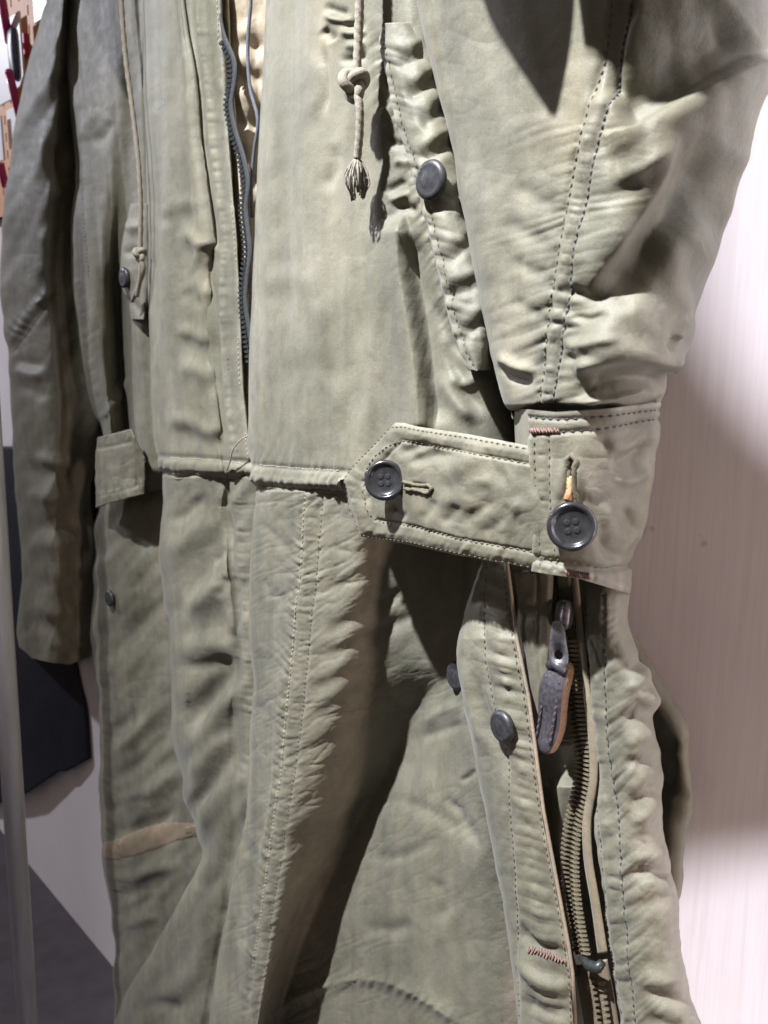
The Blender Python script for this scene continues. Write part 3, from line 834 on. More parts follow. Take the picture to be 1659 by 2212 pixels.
# ---- wearer's right front, upper (D1)
eD = [(-350, 309), (0, 309), (300, 311), (600, 313), (730, 320), (803, 324), (894, 328), (985, 340), (1035, 351)]
cr = [(-350, 385), (0, 404), (73, 411), (182, 426), (291, 433), (400, 447), (538, 462), (640, 457), (767, 461), (840, 469), (952, 481), (1035, 492)]
rD = [(-350, 470), (0, 478), (109, 484), (327, 498), (509, 513), (650, 520), (840, 528), (912, 535), (1003, 548), (1035, 556)]
colsD1 = [C(eD, 26, .075), C(eD, 4, .098), C(eD, 0, .108), C(eD, 6, .119), C(eD, 34, .129), C(eD, 75, .131), C(cr, -14, .130), C(cr, 0, .126), C(cr, 14, .129),
          sub(cr, rD, .65, .129), C(rD, -3, .127), C(rD, 0, .124), C(rD, -2, .121), C(rD, -30, .118)]
def dD1(X, Y):
    h = crumple(X, Y, 1.6, 90, 300, -3, 91) + crumple(X, Y, 5.0, 60, 700, -2, 502) + crumple(X, Y, .8, 45, 70, 30, 92) + creases(X, Y, 0.28, 80, 110, 30, 406)
    h += stroke(X, Y, [(404, -200), (404, 0), (411, 73), (426, 182), (433, 291), (447, 400), (460, 500), (466, 545)], 7.0, 24, 2.5, .03)
    h += stroke(X, Y, [(409, -200), (409, 0), (416, 73), (431, 182), (438, 291), (452, 400), (465, 500), (470, 545)], -4.5, 3, 10, .03)
    h += stroke(X, Y, [(455, 600), (461, 700), (463, 767), (470, 840), (481, 960)], 5.5, 18, 2.5, .1)
    h += stroke(X, Y, [(460, 600), (466, 700), (468, 767), (475, 840), (486, 960)], -2.5, 3, 9, .1)
    h += pucker(X, Y, [(cr_[1] + 22, cr_[0]) for cr_ in cr if cr_[0] > -100], 1.0, 27, 7, 10, 0, 0, 93)
    h += stroke(X, Y, [(k[1] - 30, k[0]) for k in rD], -.9, 5, taper=0)
    h += stroke(X, Y, [(360, 20), (362, 250), (366, 500), (372, 800), (380, 960)], 2.2, 16)
    for pts, a, w in [([(345, 500), (375, 468), (410, 462), (440, 480)], -1.5, 22), ([(350, 478), (380, 446), (415, 440), (445, 455)], 1.5, 18), ([(385, 500), (420, 515), (458, 560)], 4, 16),
                      ([(415, 575), (440, 590), (458, 600)], -1.4, 20), ([(420, 545), (442, 560), (460, 572)], 1.4, 14), ([(370, 745), (420, 752), (462, 785)], -1.9, 28), ([(370, 715), (420, 722), (460, 748)], 3, 16),
                      ([(380, 800), (430, 800), (468, 830)], 2.5, 18), ([(360, 930), (420, 945), (485, 985)], -2.2, 28), ([(350, 905), (410, 915), (475, 950)], 3.5, 18),
                      ([(395, 620), (420, 650), (450, 655)], -2, 14)]:
        h += stroke(X, Y, pts, a, w)
    h += pucker(X, Y, [(335, 1003), (420, 1008), (560, 1018)], 1.8, 17, 16, 10, 0.1, 0, 94, 4)
    h += stroke(X, Y, [(335, 985), (420, 990), (560, 1000)], -1.5, 6, taper=0) + stroke(X, Y, [(335, 1024), (420, 1030), (560, 1038)], -3, 9, taper=0)
    return h
D1 = colpanel('front_panel', colsD1, -350, 1035, 150, 480, OLIVE, parka, dD1, wadd=lambda X, Y: -.003 * np.clip((Y - 1018) / 14, 0, 1), wear=[([(k[1] - 4, k[0]) for k in rD], 6, .6), ([(k[1] + 22, k[0]) for k in cr], 9, .35), ([(335, 1024), (550, 1034)], 7, .5)])

# ---- wearer's right front, skirt (D2)
eE = [(1020, 350), (1097, 349), (1170, 346), (1297, 351), (1359, 366), (1417, 369), (1497, 371), (1588, 372), (1654, 384), (1700, 393), (1747, 407), (1800, 424), (1845, 432), (1881, 424), (1970, 382), (2060, 330), (2165, 262), (2260, 235), (2450, 225)]
c2 = [(1020, 490), (1097, 485), (1188, 498), (1315, 509), (1400, 514), (1600, 500), (1800, 505), (2000, 480), (2212, 440), (2450, 420)]
colsD2 = [C(eE, 30, .070), C(eE, 5, .094), C(eE, 0, .104), C(eE, 7, .114), C(eE, 32, .122), sub(eE, c2, .6, .123), C(c2, -12, .121), C(c2, 4, .118), C(c2, 20, .121), C(c2, 55, .120), C(c2, 120, .105)]
def dD2(X, Y):
    h = crumple(X, Y, 1.8, 110, 160, 40, 101) + crumple(X, Y, 7.0, 75, 320, 35, 504) + crumple(X, Y, .8, 45, 60, 40, 102) + creases(X, Y, 0.36, 90, 60, -40, 407)
    h += stroke(X, Y, [(484, 1040), (492, 1140), (500, 1200), (509, 1315), (512, 1380)], 5.0, 16, 2.5, .1)
    h += stroke(X, Y, [(489, 1040), (497, 1140), (505, 1200), (514, 1315), (516, 1380)], -2.5, 3, 8, .1)
    h += pucker(X, Y, [(520, 1050), (525, 1200), (535, 1400), (540, 1560), (525, 1700)], 1.4, 24, 22, 22, .3, 0, 103)
    for pts, a, w in [([(375, 1372), (440, 1358), (520, 1325)], -3.0, 32), ([(385, 1315), (440, 1290), (500, 1250)], 4, 22), ([(375, 1400), (440, 1392), (520, 1400)], 3.0, 22),
                      ([(380, 1440), (440, 1440), (510, 1425)], -5, 16), ([(378, 1500), (400, 1530), (470, 1470), (530, 1420)], -6, 20), ([(400, 1590), (460, 1500), (520, 1450)], -5, 18),
                      ([(385, 1640), (440, 1580), (500, 1500), (540, 1460)], 5, 20), ([(400, 1760), (460, 1690), (530, 1600)], -5.5, 15), ([(410, 1800), (470, 1730), (540, 1650)], 4, 20),
                      ([(395, 1690), (440, 1640), (500, 1580)], 4, 18), ([(355, 1130), (400, 1110), (450, 1060)], -2.6, 12), ([(355, 1200), (420, 1150), (480, 1110)], 3, 20),
                      ([(460, 1220), (480, 1200), (500, 1180)], -2.6, 9), ([(470, 1290), (490, 1270), (506, 1240)], -3, 10),
                      ([(432, 1845), (400, 1950), (335, 2058), (265, 2165)], 3.5, 14), ([(440, 1880), (480, 1950), (500, 2000)], -3, 20), ([(480, 1880), (455, 1960), (440, 2080)], 2.5, 22),
                      ([(300, 2190), (340, 2170), (400, 2190)], -3.5, 14)]:
        h += stroke(X, Y, pts, a, w)
    return h
D2 = colpanel('front_skirt', colsD2, 1018, 2450, 150, 520, OLIVE, parka, dD2, wadd=lambda X, Y: .004 * np.clip((1090 - Y) / 60, 0, 1) - .004 * np.clip((1032 - Y) / 12, 0, 1))

# ---- wearer's right side, upper (E)
eS = [(-350, 92), (0, 112), (36, 116), (127, 135), (255, 153), (346, 165), (400, 167), (473, 157), (604, 153), (694, 164), (821, 182), (894, 204), (916, 214), (1000, 226), (1110, 232)]
def K(ys, xs, ws):
    return [(x, y, w) for x, y, w in zip(xs, ys, ws if not np.isscalar(ws) else [ws] * len(ys))]
yE = (-350, 0, 200, 400, 560, 620, 760, 900, 1000, 1110)
colsE = [C(eS, 26, .055), C(eS, 3, .078), C(eS, 0, .088), C(eS, 4, .097), C(eS, 22, .107),
         K(yE, (160, 175, 205, 222, 210, 208, 215, 235, 245, 250), .111),
         K(yE, (200, 215, 235, 242, 236, 236, 240, 255, 262, 265), (.112, .112, .111, .108, .103, .099, .095, .092, .09, .09)),
         K(yE, (240, 250, 262, 265, 256, 256, 262, 275, 282, 285), (.112, .111, .108, .102, .091, .083, .074, .072, .078, .08)),
         K(yE, (270, 280, 285, 285, 276, 275, 276, 282, 290, 294), (.111, .110, .106, .101, .094, .090, .084, .084, .086, .086)),
         K(yE, (300, 305, 306, 304, 300, 296, 296, 302, 310, 315), (.109, .108, .105, .103, .103, .104, .104, .104, .102, .1)),
         K(yE, (345, 345, 345, 345, 345, 345, 350, 355, 360, 365), .092), K(yE, (400,) * 10, .08)]
def dE(X, Y):
    h = crumple(X, Y, 1.4, 60, 200, -5, 111) + crumple(X, Y, 4.5, 45, 600, -4, 503) + crumple(X, Y, .6, 35, 50, 30, 112) + creases(X, Y, 0.22, 50, 80, 15, 410)
    h += stroke(X, Y, [(124, 0), (142, 100), (160, 175), (189, 400), (204, 604), (208, 720)], 2.4, 8, 8, .05)
    h += stroke(X, Y, [(134, 0), (152, 100), (170, 175), (199, 400), (214, 604), (220, 720)], -2, 9, 9, .05)
    h += stroke(X, Y, [(196, 308), (212, 303), (230, 285), (236, 255)], -2.2, 11)
    h += stroke(X, Y, [(178, 310), (190, 270), (212, 230)], 1.5, 12)
    h += pucker(X, Y, [(168, 600), (182, 700), (205, 830), (222, 915)], 1.4, 26, 8, 14, 0, 0.6, 113)
    for pts, a, w in [([(225, 880), (240, 850), (270, 800)], -4, 8), ([(235, 900), (255, 860), (282, 810)], 3.5, 9), ([(225, 915), (245, 890), (262, 870)], -3, 7), ([(200, 640), (206, 760), (225, 880)], 2, 12)]:
        h += stroke(X, Y, pts, a, w)
    return h
E = colpanel('side_panel', colsE, -350, 1110, 120, 430, OLIVE, parka, dE, wadd=lambda X, Y: -.04 * np.clip((Y - 1010) / 90, 0, 1) ** 1.5)

# ---- its pocket welt with the snap
pl2 = [(440, 282), (480, 273), (540, 261), (600, 259), (650, 275), (690, 284)]
pr2 = [(440, 330), (480, 330), (540, 330), (600, 330), (650, 325), (690, 318)]
colsP2 = [sub(pl2, pr2, 0, .097), sub(pl2, pr2, .06, .107), sub(pl2, pr2, .3, .1125), sub(pl2, pr2, .7, .113), sub(pl2, pr2, 1, .106)]
def dP2(X, Y):
    h = crumple(X, Y, 1.0, 40, 40, 0, 121)
    h += stroke(X, Y, [(262, 548), (280, 545), (310, 548)], -4, 8) + stroke(X, Y, [(262, 640), (285, 655), (312, 690)], -3, 8) + stroke(X, Y, [(270, 500), (290, 490), (312, 495)], 2.5, 12)
    return h
POCK2 = colpanel('pocket_welt', colsP2, 440, 690, 50, 140, OLIVE, parka, dP2, thick=0.002)

# ---- wearer's right side, skirt (H)
eH = [(1030, 222), (1080, 214), (1150, 208), (1300, 201), (1381, 197), (1461, 207), (1570, 215), (1700, 218), (1772, 216), (1834, 220), (1885, 229), (2009, 240), (2100, 247), (2212, 247), (2450, 250)]
colsH = [C(eH, 30, .045), C(eH, 3, .066), C(eH, 0, .076), C(eH, 3, .085), C(eH, 18, .092),
         K((1030, 1400, 1800, 2200, 2450), (262, 262, 285, 310, 320), .094), K((1030, 1400, 1800, 2200, 2450), (310, 320, 350, 370, 380), .086),
         K((1030, 1400, 1800, 2200, 2450), (380, 400, 450, 460, 460), .078), K((1030, 1400, 1800, 2200, 2450), (470, 480, 520, 540, 540), .065)]
def dH(X, Y):
    h = crumple(X, Y, 1.6, 90, 110, 45, 131) + crumple(X, Y, 6.0, 60, 200, 42, 505) + crumple(X, Y, .8, 40, 45, 45, 132) + creases(X, Y, 0.36, 80, 45, -35, 408)
    h += pucker(X, Y, [(k[1] + 10, k[0]) for k in eH if 1350 < k[0] < 2200], 1.5, 26, 6, 26, 0, -0.5, 133)
    for pts, a, w in [([(215, 1600), (270, 1560), (350, 1450)], -4.5, 14), ([(220, 1640), (290, 1590), (365, 1500)], 3.5, 14), ([(225, 1690), (290, 1660), (380, 1570)], -4.5, 15),
                      ([(225, 1740), (310, 1720), (400, 1650)], 3.5, 16), ([(225, 1760), (270, 1735), (330, 1720)], -4, 10), ([(225, 1800), (300, 1790), (400, 1740)], -4, 14),
                      ([(235, 1940), (290, 1930), (370, 1880)], -4.5, 15), ([(235, 1985), (290, 1960), (350, 1930)], -4, 12), ([(240, 1905), (300, 1890), (400, 1860)], 3, 14),
                      ([(250, 2010), (300, 1990), (350, 1975)], 3, 12)]:
        h += stroke(X, Y, pts, a, w)
    return h
H = colpanel('side_skirt', colsH, 1030, 2450, 120, 480, OLIVE, parka, dH)
H.front = H.front & (grid_from_cols.index >= 2.4)[None, :]
# brown facing of the hem that shows as a band
by = hcurve([(214, 1838), (260, 1832), (320, 1812), (380, 1796), (440, 1790)])
xs = np.linspace(221, 432, 56); tv = np.linspace(0, 1, 14)
Xb = np.repeat(xs[None], 14, 0); Yb = by(Xb) + (tv[:, None] - .5) * (40 + 12 * np.sin(Xb / 40.0))
Vb = []
for a_, b_, t_ in zip(Xb.ravel(), Yb.ravel(), np.repeat(tv, 56)):
    q, n = H.at(a_, b_)
    Vb.append(q + n * (.0004 + .0010 * math.sin(math.pi * t_) ** .4))
mesh_obj('hem_facing', Vb, [(i*56+j, (i+1)*56+j, (i+1)*56+j+1, i*56+j+1) for i in range(13) for j in range(55)], BROWNBAND, parka)

ZTOP = lambda X, Y: -.018 * np.clip((1380 - Y) / 170, 0, 1.2)
# ---- side placket strip with snap (C1)
l1 = [(1180, 1046), (1225, 1036), (1330, 1002), (1420, 986), (1500, 1001), (1620, 1022), (1760, 1048), (1950, 1086), (2100, 1106), (2212, 1115), (2450, 1125)]
r1 = [(1180, 1090), (1225, 1096), (1380, 1116), (1500, 1140), (1620, 1156), (1750, 1173), (1900, 1201), (2040, 1227), (2100, 1236), (2212, 1242), (2450, 1260)]
colsC1 = [C(l1, 16, .119), C(l1, 2, .135), C(l1, 0, .144), C(l1, 8, .153), sub(l1, r1, .30, .159), sub(l1, r1, .55, .16), sub(l1, r1, .8, .159), sub(l1, r1, .96, .157), sub(l1, r1, 1.0, .154)]
q1 = [(1180, 1052), (1225, 1050), (1420, 1045), (1560, 1075), (1620, 1090), (1760, 1100), (1950, 1112), (2212, 1118), (2450, 1130)]
def dC1(X, Y):
    h = crumple(X, Y, 1.3, 50, 120, -10, 141) + crumple(X, Y, .6, 30, 40, 30, 142) + creases(X, Y, 0.25, 60, 40, 30, 411)
    md = [((np.interp(k[0], [q[0] for q in q1], [q[1] for q in q1]) + k[1]) / 2, k[0]) for k in r1]
    h += pucker(X, Y, md, 2.3, 46, 30, 30, 0.45, -0.45, 143)
    h += stroke(X, Y, [(k[1], k[0]) for k in q1], -1.5, 5, taper=0)
    h += stroke(X, Y, [(1015, 1440), (1050, 1560), (1085, 1640), (1090, 1700)], -4, 14, 12) + stroke(X, Y, [(1000, 1420), (1020, 1520), (1050, 1640)], 3, 14)
    h += stroke(X, Y, [(1115, 1985), (1150, 2040), (1230, 2060)], -4.5, 12, 12) + stroke(X, Y, [(1110, 2060), (1160, 2110), (1235, 2140)], 3, 16)
    h += stroke(X, Y, [(1120, 2150), (1170, 2180), (1240, 2190)], -3, 12)
    return h
C1 = colpanel('zip_placket', colsC1, 1180, 2450, 120, 520, OLIVE, parka, dC1, thick=0.0022, wadd=ZTOP, wear=[([(k[1] - 4, k[0]) for k in r1], 5, .7), ([(k[1], k[0]) for k in q1], 6, .35)])

# ---- side panel right of the zip (C2)
l2 = [(1230, 1245), (1300, 1252), (1400, 1263), (1550, 1282), (1680, 1296), (1770, 1283), (1900, 1297), (2050, 1318), (2212, 1338), (2450, 1365)]
r2 = [(1230, 1368), (1300, 1360), (1340, 1357), (1390, 1372), (1430, 1392), (1480, 1412), (1515, 1424), (1550, 1408), (1620, 1425), (1700, 1432), (1780, 1432), (1870, 1449), (1960, 1466), (2010, 1469), (2080, 1478), (2150, 1492), (2212, 1512), (2450, 1560)]
def mid2(f, w):
    ys = sorted(set([k[0] for k in r2]))
    a = np.interp(ys, [k[0] for k in l2], [k[1] for k in l2]); b = np.interp(ys, [k[0] for k in r2], [k[1] for k in r2])
    return [(x + (z - x) * f, y, w) for x, z, y in zip(a, b, ys)]
colsC2 = [C(l2, 6, .14), C(l2, 0, .147), C(l2, 5, .151), mid2(.2, .155), mid2(.45, .157), mid2(.7, .153), mid2(.88, .144), mid2(.97, .133), C(r2, 0, .123), C(r2, -14, .109)]
z1 = [(1264, 1290), (1268, 1500), (1287, 1750), (1312, 2000), (1342, 2212), (1365, 2400)]
z2 = [(1304, 1285), (1314, 1600), (1333, 1750), (1347, 1950), (1372, 2212), (1398, 2400)]
def dC2(X, Y):
    h = crumple(X, Y, 1.6, 60, 90, 30, 151) + crumple(X, Y, .7, 30, 40, 30, 152) + creases(X, Y, 0.28, 60, 40, -30, 412)
    h += pucker(X, Y, z2, 1.5, 36, 4, 46, 0, 0.7, 153)
    md = [((a[0] + b[0]) / 2, (a[1] + b[1]) / 2) for a, b in zip(z1, z2)]
    h += pucker(X, Y, md, 1.2, 40, 16, 16, 0, 0, 154)
    h += stroke(X, Y, z1, -1.2, 4, taper=0) + stroke(X, Y, z2, -1.3, 4, taper=0)
    for pts, a, w in [([(1330, 1445), (1370, 1440), (1405, 1400)], -4, 10), ([(1340, 1490), (1385, 1470), (1410, 1430)], 3.5, 14), ([(1335, 1560), (1375, 1540), (1405, 1510)], -4.5, 12),
                      ([(1340, 1640), (1380, 1650), (1425, 1640)], -4, 10), ([(1345, 1610), (1390, 1590), (1420, 1580)], 3, 16), ([(1345, 1745), (1390, 1720), (1425, 1680)], -4.5, 12), ([(1350, 1775), (1400, 1755), (1430, 1710)], 3.5, 12),
                      ([(1350, 1880), (1400, 1888), (1455, 1880)], -5, 11), ([(1355, 1850), (1400, 1850), (1445, 1840)], 3, 14), ([(1365, 1960), (1410, 1950), (1450, 1930)], -3, 12),
                      ([(1380, 2130), (1430, 2155), (1490, 2160)], -4.5, 11), ([(1380, 2105), (1430, 2120), (1480, 2110)], 3, 16), ([(1385, 2190), (1430, 2212), (1500, 2230)], -4, 12)]:
        h += stroke(X, Y, pts, a * 0.55, w * 1.15)
    return h
C2 = colpanel('side_panel', colsC2, 1230, 2450, 150, 520, OLIVE, parka, dC2, wadd=ZTOP, wear=[(z1, 6, .35), (z2, 6, .35), ([(k[1], k[0]) for k in l2], 6, .5)])

# ---- back of the coat, seen past the side
rb = [(-350, 1500), (900, 1360), (1250, 1330), (1340, 1350), (1400, 1392), (1500, 1445), (1590, 1491), (1700, 1491), (1800, 1486), (1900, 1473), (1980, 1462), (2212, 1500), (2450, 1540)]
lb = [(-350, 150), (600, 200), (1250, 260), (2450, 300)]
def midb(f, w):
    ys = [k[0] for k in rb]
    a = np.interp(ys, [k[0] for k in lb], [k[1] for k in lb])
    return [(x + (k[1] - x) * f, k[0], w) for x, k in zip(a, rb)]
colsBk = [midb(0, .075), midb(.03, .05), midb(.2, .035), midb(.6, .03), midb(.85, .034), midb(.93, .05), midb(.97, .062), midb(1.0, .052), midb(.985, .035), midb(.9, .02)]
def dBk(X, Y):
    h = crumple(X, Y, 3.0, 90, 90, 20, 161)
    for pts, a, w in [([(1430, 1560), (1450, 1640), (1445, 1760)], -6, 22), ([(1460, 1600), (1480, 1700), (1478, 1800)], 4, 14), ([(1430, 1720), (1470, 1715), (1495, 1700)], 4, 12), ([(1440, 1640), (1470, 1620), (1495, 1615)], 4, 12)]:
        h += stroke(X, Y, pts, a, w)
    return h
BK = colpanel('back_panel', colsBk, -350, 2450, 150, 260, OLIVE, parka, dBk)

# ---- wearer's right sleeve (F)
lF = [(-350, 160), (0, 104), (18, 98), (127, 62), (255, 36), (382, 18), (509, 4), (603, -1), (700, 8), (767, 18), (876, 22), (949, 28), (1097, 36), (1243, 47), (1315, 40), (1395, 36), (1440, 42)]
rF = [(-350, 230), (0, 190), (255, 210), (400, 215), (600, 205), (760, 215), (900, 232), (960, 222), (1062, 196), (1100, 198), (1150, 206), (1300, 201), (1400, 196), (1440, 194)]
def midF(f, w, ys=(-350, 0, 127, 255, 400, 600, 760, 900, 1000, 1097, 1243, 1315, 1440)):
    a = np.interp(ys, [k[0] for k in lF], [k[1] for k in lF]); b = np.interp(ys, [k[0] for k in rF], [k[1] for k in rF])
    return [(x + (z - x) * f, y, w) for x, z, y in zip(a, b, ys)]
colsF = [C(lF, 14, .060), C(lF, 1, .085), C(lF, 0, .098), C(lF, 5, .108), midF(.18, .117), midF(.36, .121), midF(.48, .117), midF(.6, .103), midF(.75, .084), midF(.92, .066), C(rF, 0, .052), midF(.9, .035), midF(.5, .022), midF(.2, .035)]
XF, YF, WF = grid_from_cols(colsF, -350, 1436, 170, 520)
YF2 = YF + np.interp(XF, [40, 70, 110, 150, 195], [-40, -14, -6, 0, -18]) * np.clip((YF - 1300) / 130, 0, 1)
def dF(X, Y):
    h = crumple(X, Y, 1.8, 60, 130, -10, 171) + crumple(X, Y, 5.0, 55, 260, 30, 507) + crumple(X, Y, .8, 40, 45, 40, 172) + creases(X, Y, 0.36, 60, 60, 15, 409)
    h += stroke(X, Y, [(128, 632), (90, 670), (50, 725), (20, 765)], -3.5, 7, 9, .1) + stroke(X, Y, [(118, 618), (80, 655), (40, 710)], 2, 12)
    h += pucker(X, Y, [(120, 622), (85, 655), (45, 708), (20, 745)], 3.2, 19, 12, 12, 0, 0, 173)
    for pts, a, w in [([(25, 775), (60, 785), (110, 790)], -4.5, 11), ([(28, 800), (60, 805), (100, 815)], 4, 13), ([(30, 835), (70, 840), (110, 870)], -3.5, 12),
                      ([(40, 1000), (90, 1020), (170, 1030)], -4, 16), ([(60, 980), (120, 1000), (180, 985)], 4, 14), ([(45, 1060), (100, 1075), (190, 1060)], 4, 18), ([(45, 1150), (100, 1135), (200, 1125)], -4.5, 14),
                      ([(50, 1180), (110, 1175), (200, 1160)], 3.5, 18), ([(60, 1250), (120, 1270), (200, 1290)], -3, 16), ([(60, 1330), (110, 1355), (150, 1340)], -4, 14), ([(55, 1300), (110, 1320), (190, 1325)], 3.5, 18),
                      ([(45, 1380), (60, 1350), (70, 1320)], -4, 9), ([(100, 1385), (150, 1390), (195, 1375)], 4, 12), ([(120, 1405), (160, 1408), (195, 1392)], -4, 7),
                      ([(105, 260), (100, 330), (118, 410), (100, 440)], 5, 18, ), ([(135, 300), (125, 360), (140, 420)], -5, 18), ([(95, 480), (100, 560), (92, 610)], 3, 16)]:
        h += stroke(X, Y, pts, a * 1.4, w * 1.1)
    return h
mk = np.repeat(span_mask(1.0, 9.8), XF.shape[0], 0)
F_ = Panel('sleeve', XF, YF2, WF, OLIVE, parka, dF, mask=mk, closed=True)

# ---- tab of the right cuff, hanging loose
xs = np.linspace(205, 312, 60); tv = np.linspace(0, 1, 70)
gt = np.interp(xs, [205, 222, 277, 294, 312], [945, 941, 927, 955, 990]); gb = np.interp(xs, [205, 255, 312], [1096, 1082, 1066])
Xg = np.repeat(xs[None], 70, 0) + (np.interp(tv, [0, .4, 1], [6, 2, 0]))[:, None] * np.interp(xs, [205, 312], [1, 0])[None]
Yg = gt[None] + (gb - gt)[None] * tv[:, None]
Wg = np.interp(Xg, [205, 225, 260, 290, 312], [.112, .121, .123, .120, .112])
def dG(X, Y):
    h = crumple(X, Y, 2.4, 40, 50, 10, 181) + creases(X, Y, .8, 40, 40, 20, 182)
    h += pucker(X, Y, [(210, 1070), (260, 1058), (312, 1042)], 3.2, 18, 36, 5, .2, 0, 182)
    h += stroke(X, Y, [(210, 1072), (260, 1060), (312, 1044)], -1.5, 4, taper=0) + stroke(X, Y, [(282, 950), (290, 990), (294, 1050)], -1.2, 4, taper=0) + stroke(X, Y, [(215, 968), (250, 962), (280, 955)], -1.2, 4, taper=0)
    return h
TAB2 = Panel('cuff_tab', Xg, Yg, Wg, OLIVE2, parka, dG, thick=0.003)

# ---------------------------------------------------------------- parka: shadow flaps, lining, zips, cords
def shadow_caster(rows, w, off, name):
    """added flap out of view, moved towards the key lamp to cast a shadow: rows of (y, x left, x right)"""
    r = np.array(rows, float)
    yv = np.linspace(r[0, 0], r[-1, 0], 40); u = np.linspace(0, 1, 30)
    l = pchip(r[:, 0], r[:, 1], yv); rr = pchip(r[:, 0], r[:, 2], yv)
    Xd = l[:, None] + (rr - l)[:, None] * u[None]; Yd = np.repeat(yv[:, None], 30, 1)
    Q = P(Xd, Yd, np.full(Xd.shape, w))
    D = KEY - Q; D /= np.linalg.norm(D, axis=-1, keepdims=True)
    Q = Q + D * (off + 0.012 * np.sin(math.pi * u)[None, :, None])
    nv, nu = Xd.shape
    F = [(i*nu+j, (i+1)*nu+j, (i+1)*nu+j+1, i*nu+j+1) for i in range(nv-1) for j in range(nu-1)]
    o = mesh_obj(name, Q.reshape(-1, 3), F, OLIVE, parka)
    md = o.modifiers.new('thickness', 'SOLIDIFY'); md.thickness = 0.004
    return o
shadow_caster([(-700, 900, 1420), (-300, 960, 1330), (0, 1040, 1262), (110, 1095, 1246), (200, 1150, 1232), (282, 1206, 1214)], .182, .085, 'shadow_flap')  # unseen flaps above the view, outlined by the shadows they throw on the coat
shadow_caster([(-700, 1310, 1950), (-300, 1315, 1880), (0, 1322, 1790), (110, 1324, 1690), (200, 1328, 1540), (258, 1332, 1420)], .165, .10, 'shadow_flap')
shadow_caster([(-700, 120, 330), (-300, 160, 290), (0, 192, 262), (95, 216, 268), (160, 245, 272), (200, 268, 274)], .110, .16, 'shadow_flap')

# lining seen in the opening
colsL = [K((-350, 1050), (455, 500), .10), K((-350, 1050), (490, 520), .112), K((-350, 1050), (520, 545), .108), K((-350, 1050), (560, 560), .098), K((-350, 1050), (620, 600), .09)]
def dL(X, Y):
    h = crumple(X, Y, 2.5, 50, 90, 10, 201) + crumple(X, Y, .8, 25, 30, 20, 202)
    for y in (105, 175, 275, 400, 560):
        h += stroke(X, Y, [(500, y), (530, y - 12), (575, y + 6)], -4, 14)
        h += stroke(X, Y, [(500, y + 40), (530, y + 30), (575, y + 46)], 2.5, 24)
    return h
colpanel('lining', colsL, -350, 1050, 70, 380, LINING, parka, dL)
rF2 = [(-350, 486), (0, 494), (109, 500), (327, 516), (509, 531), (650, 538), (760, 540), (860, 540)]
colpanel('front_facing', [C([(a, b - 26) for a, b in rF2], 0, .1165), C(rF2, -6, .119), C(rF2, 0, .1165), C(rF2, -8, .110)], -350, 850, 30, 250, LINING, parka,
         lambda X, Y: crumple(X, Y, 1.0, 20, 60, 0, 205), thick=0.0012)

def part_empty(name, loc, parent):
    o = bpy.data.objects.new(name, None); o.empty_display_size = 0.02
    col.objects.link(o); o.parent = parent
    o.location = np.asarray(loc) - org(parent)
    return o

def ribbon(name, cl, w, half, m, parent, n=120, thick=0.001, bulge=0.0):
    """strip of tape along V points, half width in picture units"""
    c = resample(smooth_pts(cl), 6)
    T = np.gradient(c, axis=0); T /= np.linalg.norm(T, axis=1, keepdims=True)
    nrm = np.stack([-T[:, 1], T[:, 0]], 1)
    u = np.linspace(-1, 1, 7)
    hw = half if np.isscalar(half) else np.interp(np.linspace(0, 1, len(c)), np.linspace(0, 1, len(half)), half)
    hw = np.broadcast_to(hw, (len(c),))
    Xr = c[:, 0:1] + nrm[:, 0:1] * u[None] * -hw[:, None]; Yr = c[:, 1:2] + nrm[:, 1:2] * u[None] * -hw[:, None]
    ww = w if np.isscalar(w) else np.interp(np.linspace(0, 1, len(c)), np.linspace(0, 1, len(w)), w)[:, None]
    Wr = ww + bulge * (1 - u[None] ** 2) + np.zeros_like(Xr)
    return Panel(name, Xr, Yr, Wr, m, parent, None, thick)

TOOTHMESH = {}
def teeth(parent, cl, w, m, side, pitch, size, nskip=0):
    """row of zip teeth as single objects that share one mesh"""
    c = resample(smooth_pts(cl), pitch)
    ww = np.full(len(c), w) if np.isscalar(w) else np.interp(np.linspace(0, 1, len(c)), np.linspace(0, 1, len(w)), w)
    Q = P(c[:, 0], c[:, 1], ww)
    T = np.gradient(Q, axis=0); T /= np.linalg.norm(T, axis=1, keepdims=True)
    key = (m.name, size)
    if key not in TOOTHMESH:
        a, b, h = size
        bm = bmesh.new()
        prof = [(-a, -b*.55), (-a*.2, -b*.75), (a*.55, -b), (a, -b*.5), (a, b*.5), (a*.55, b), (-a*.2, b*.75), (-a, b*.55)]
        lo = [bm.verts.new((x, y, -h)) for x, y in prof]; hi = [bm.verts.new((x * .88, y * .8, h)) for x, y in prof]
        bm.faces.new(hi); bm.faces.new(lo[::-1])
        for i in range(8):
            bm.faces.new((lo[i], lo[(i+1) % 8], hi[(i+1) % 8], hi[i]))
        me = bpy.data.meshes.new('tooth'); bm.to_mesh(me); bm.free(); me.materials.append(m)
        TOOTHMESH[key] = me
    o0 = org(parent)
    for i in range(nskip, len(Q)):
        z = CAM - Q[i]; z /= np.linalg.norm(z); z = z * .6 + NW * .6; z /= np.linalg.norm(z)
        y = T[i] - z * np.dot(T[i], z); y /= np.linalg.norm(y)
        x = np.cross(y, z) * side; zz = np.cross(x, y)
        o = bpy.data.objects.new('tooth', TOOTHMESH[key])
        col.objects.link(o)
        M = Matrix(((x[0], y[0], zz[0], Q[i][0]-o0[0]), (x[1], y[1], zz[1], Q[i][1]-o0[1]), (x[2], y[2], zz[2], Q[i][2]-o0[2]), (0, 0, 0, 1)))
        o.parent = parent
        o.matrix_local = M

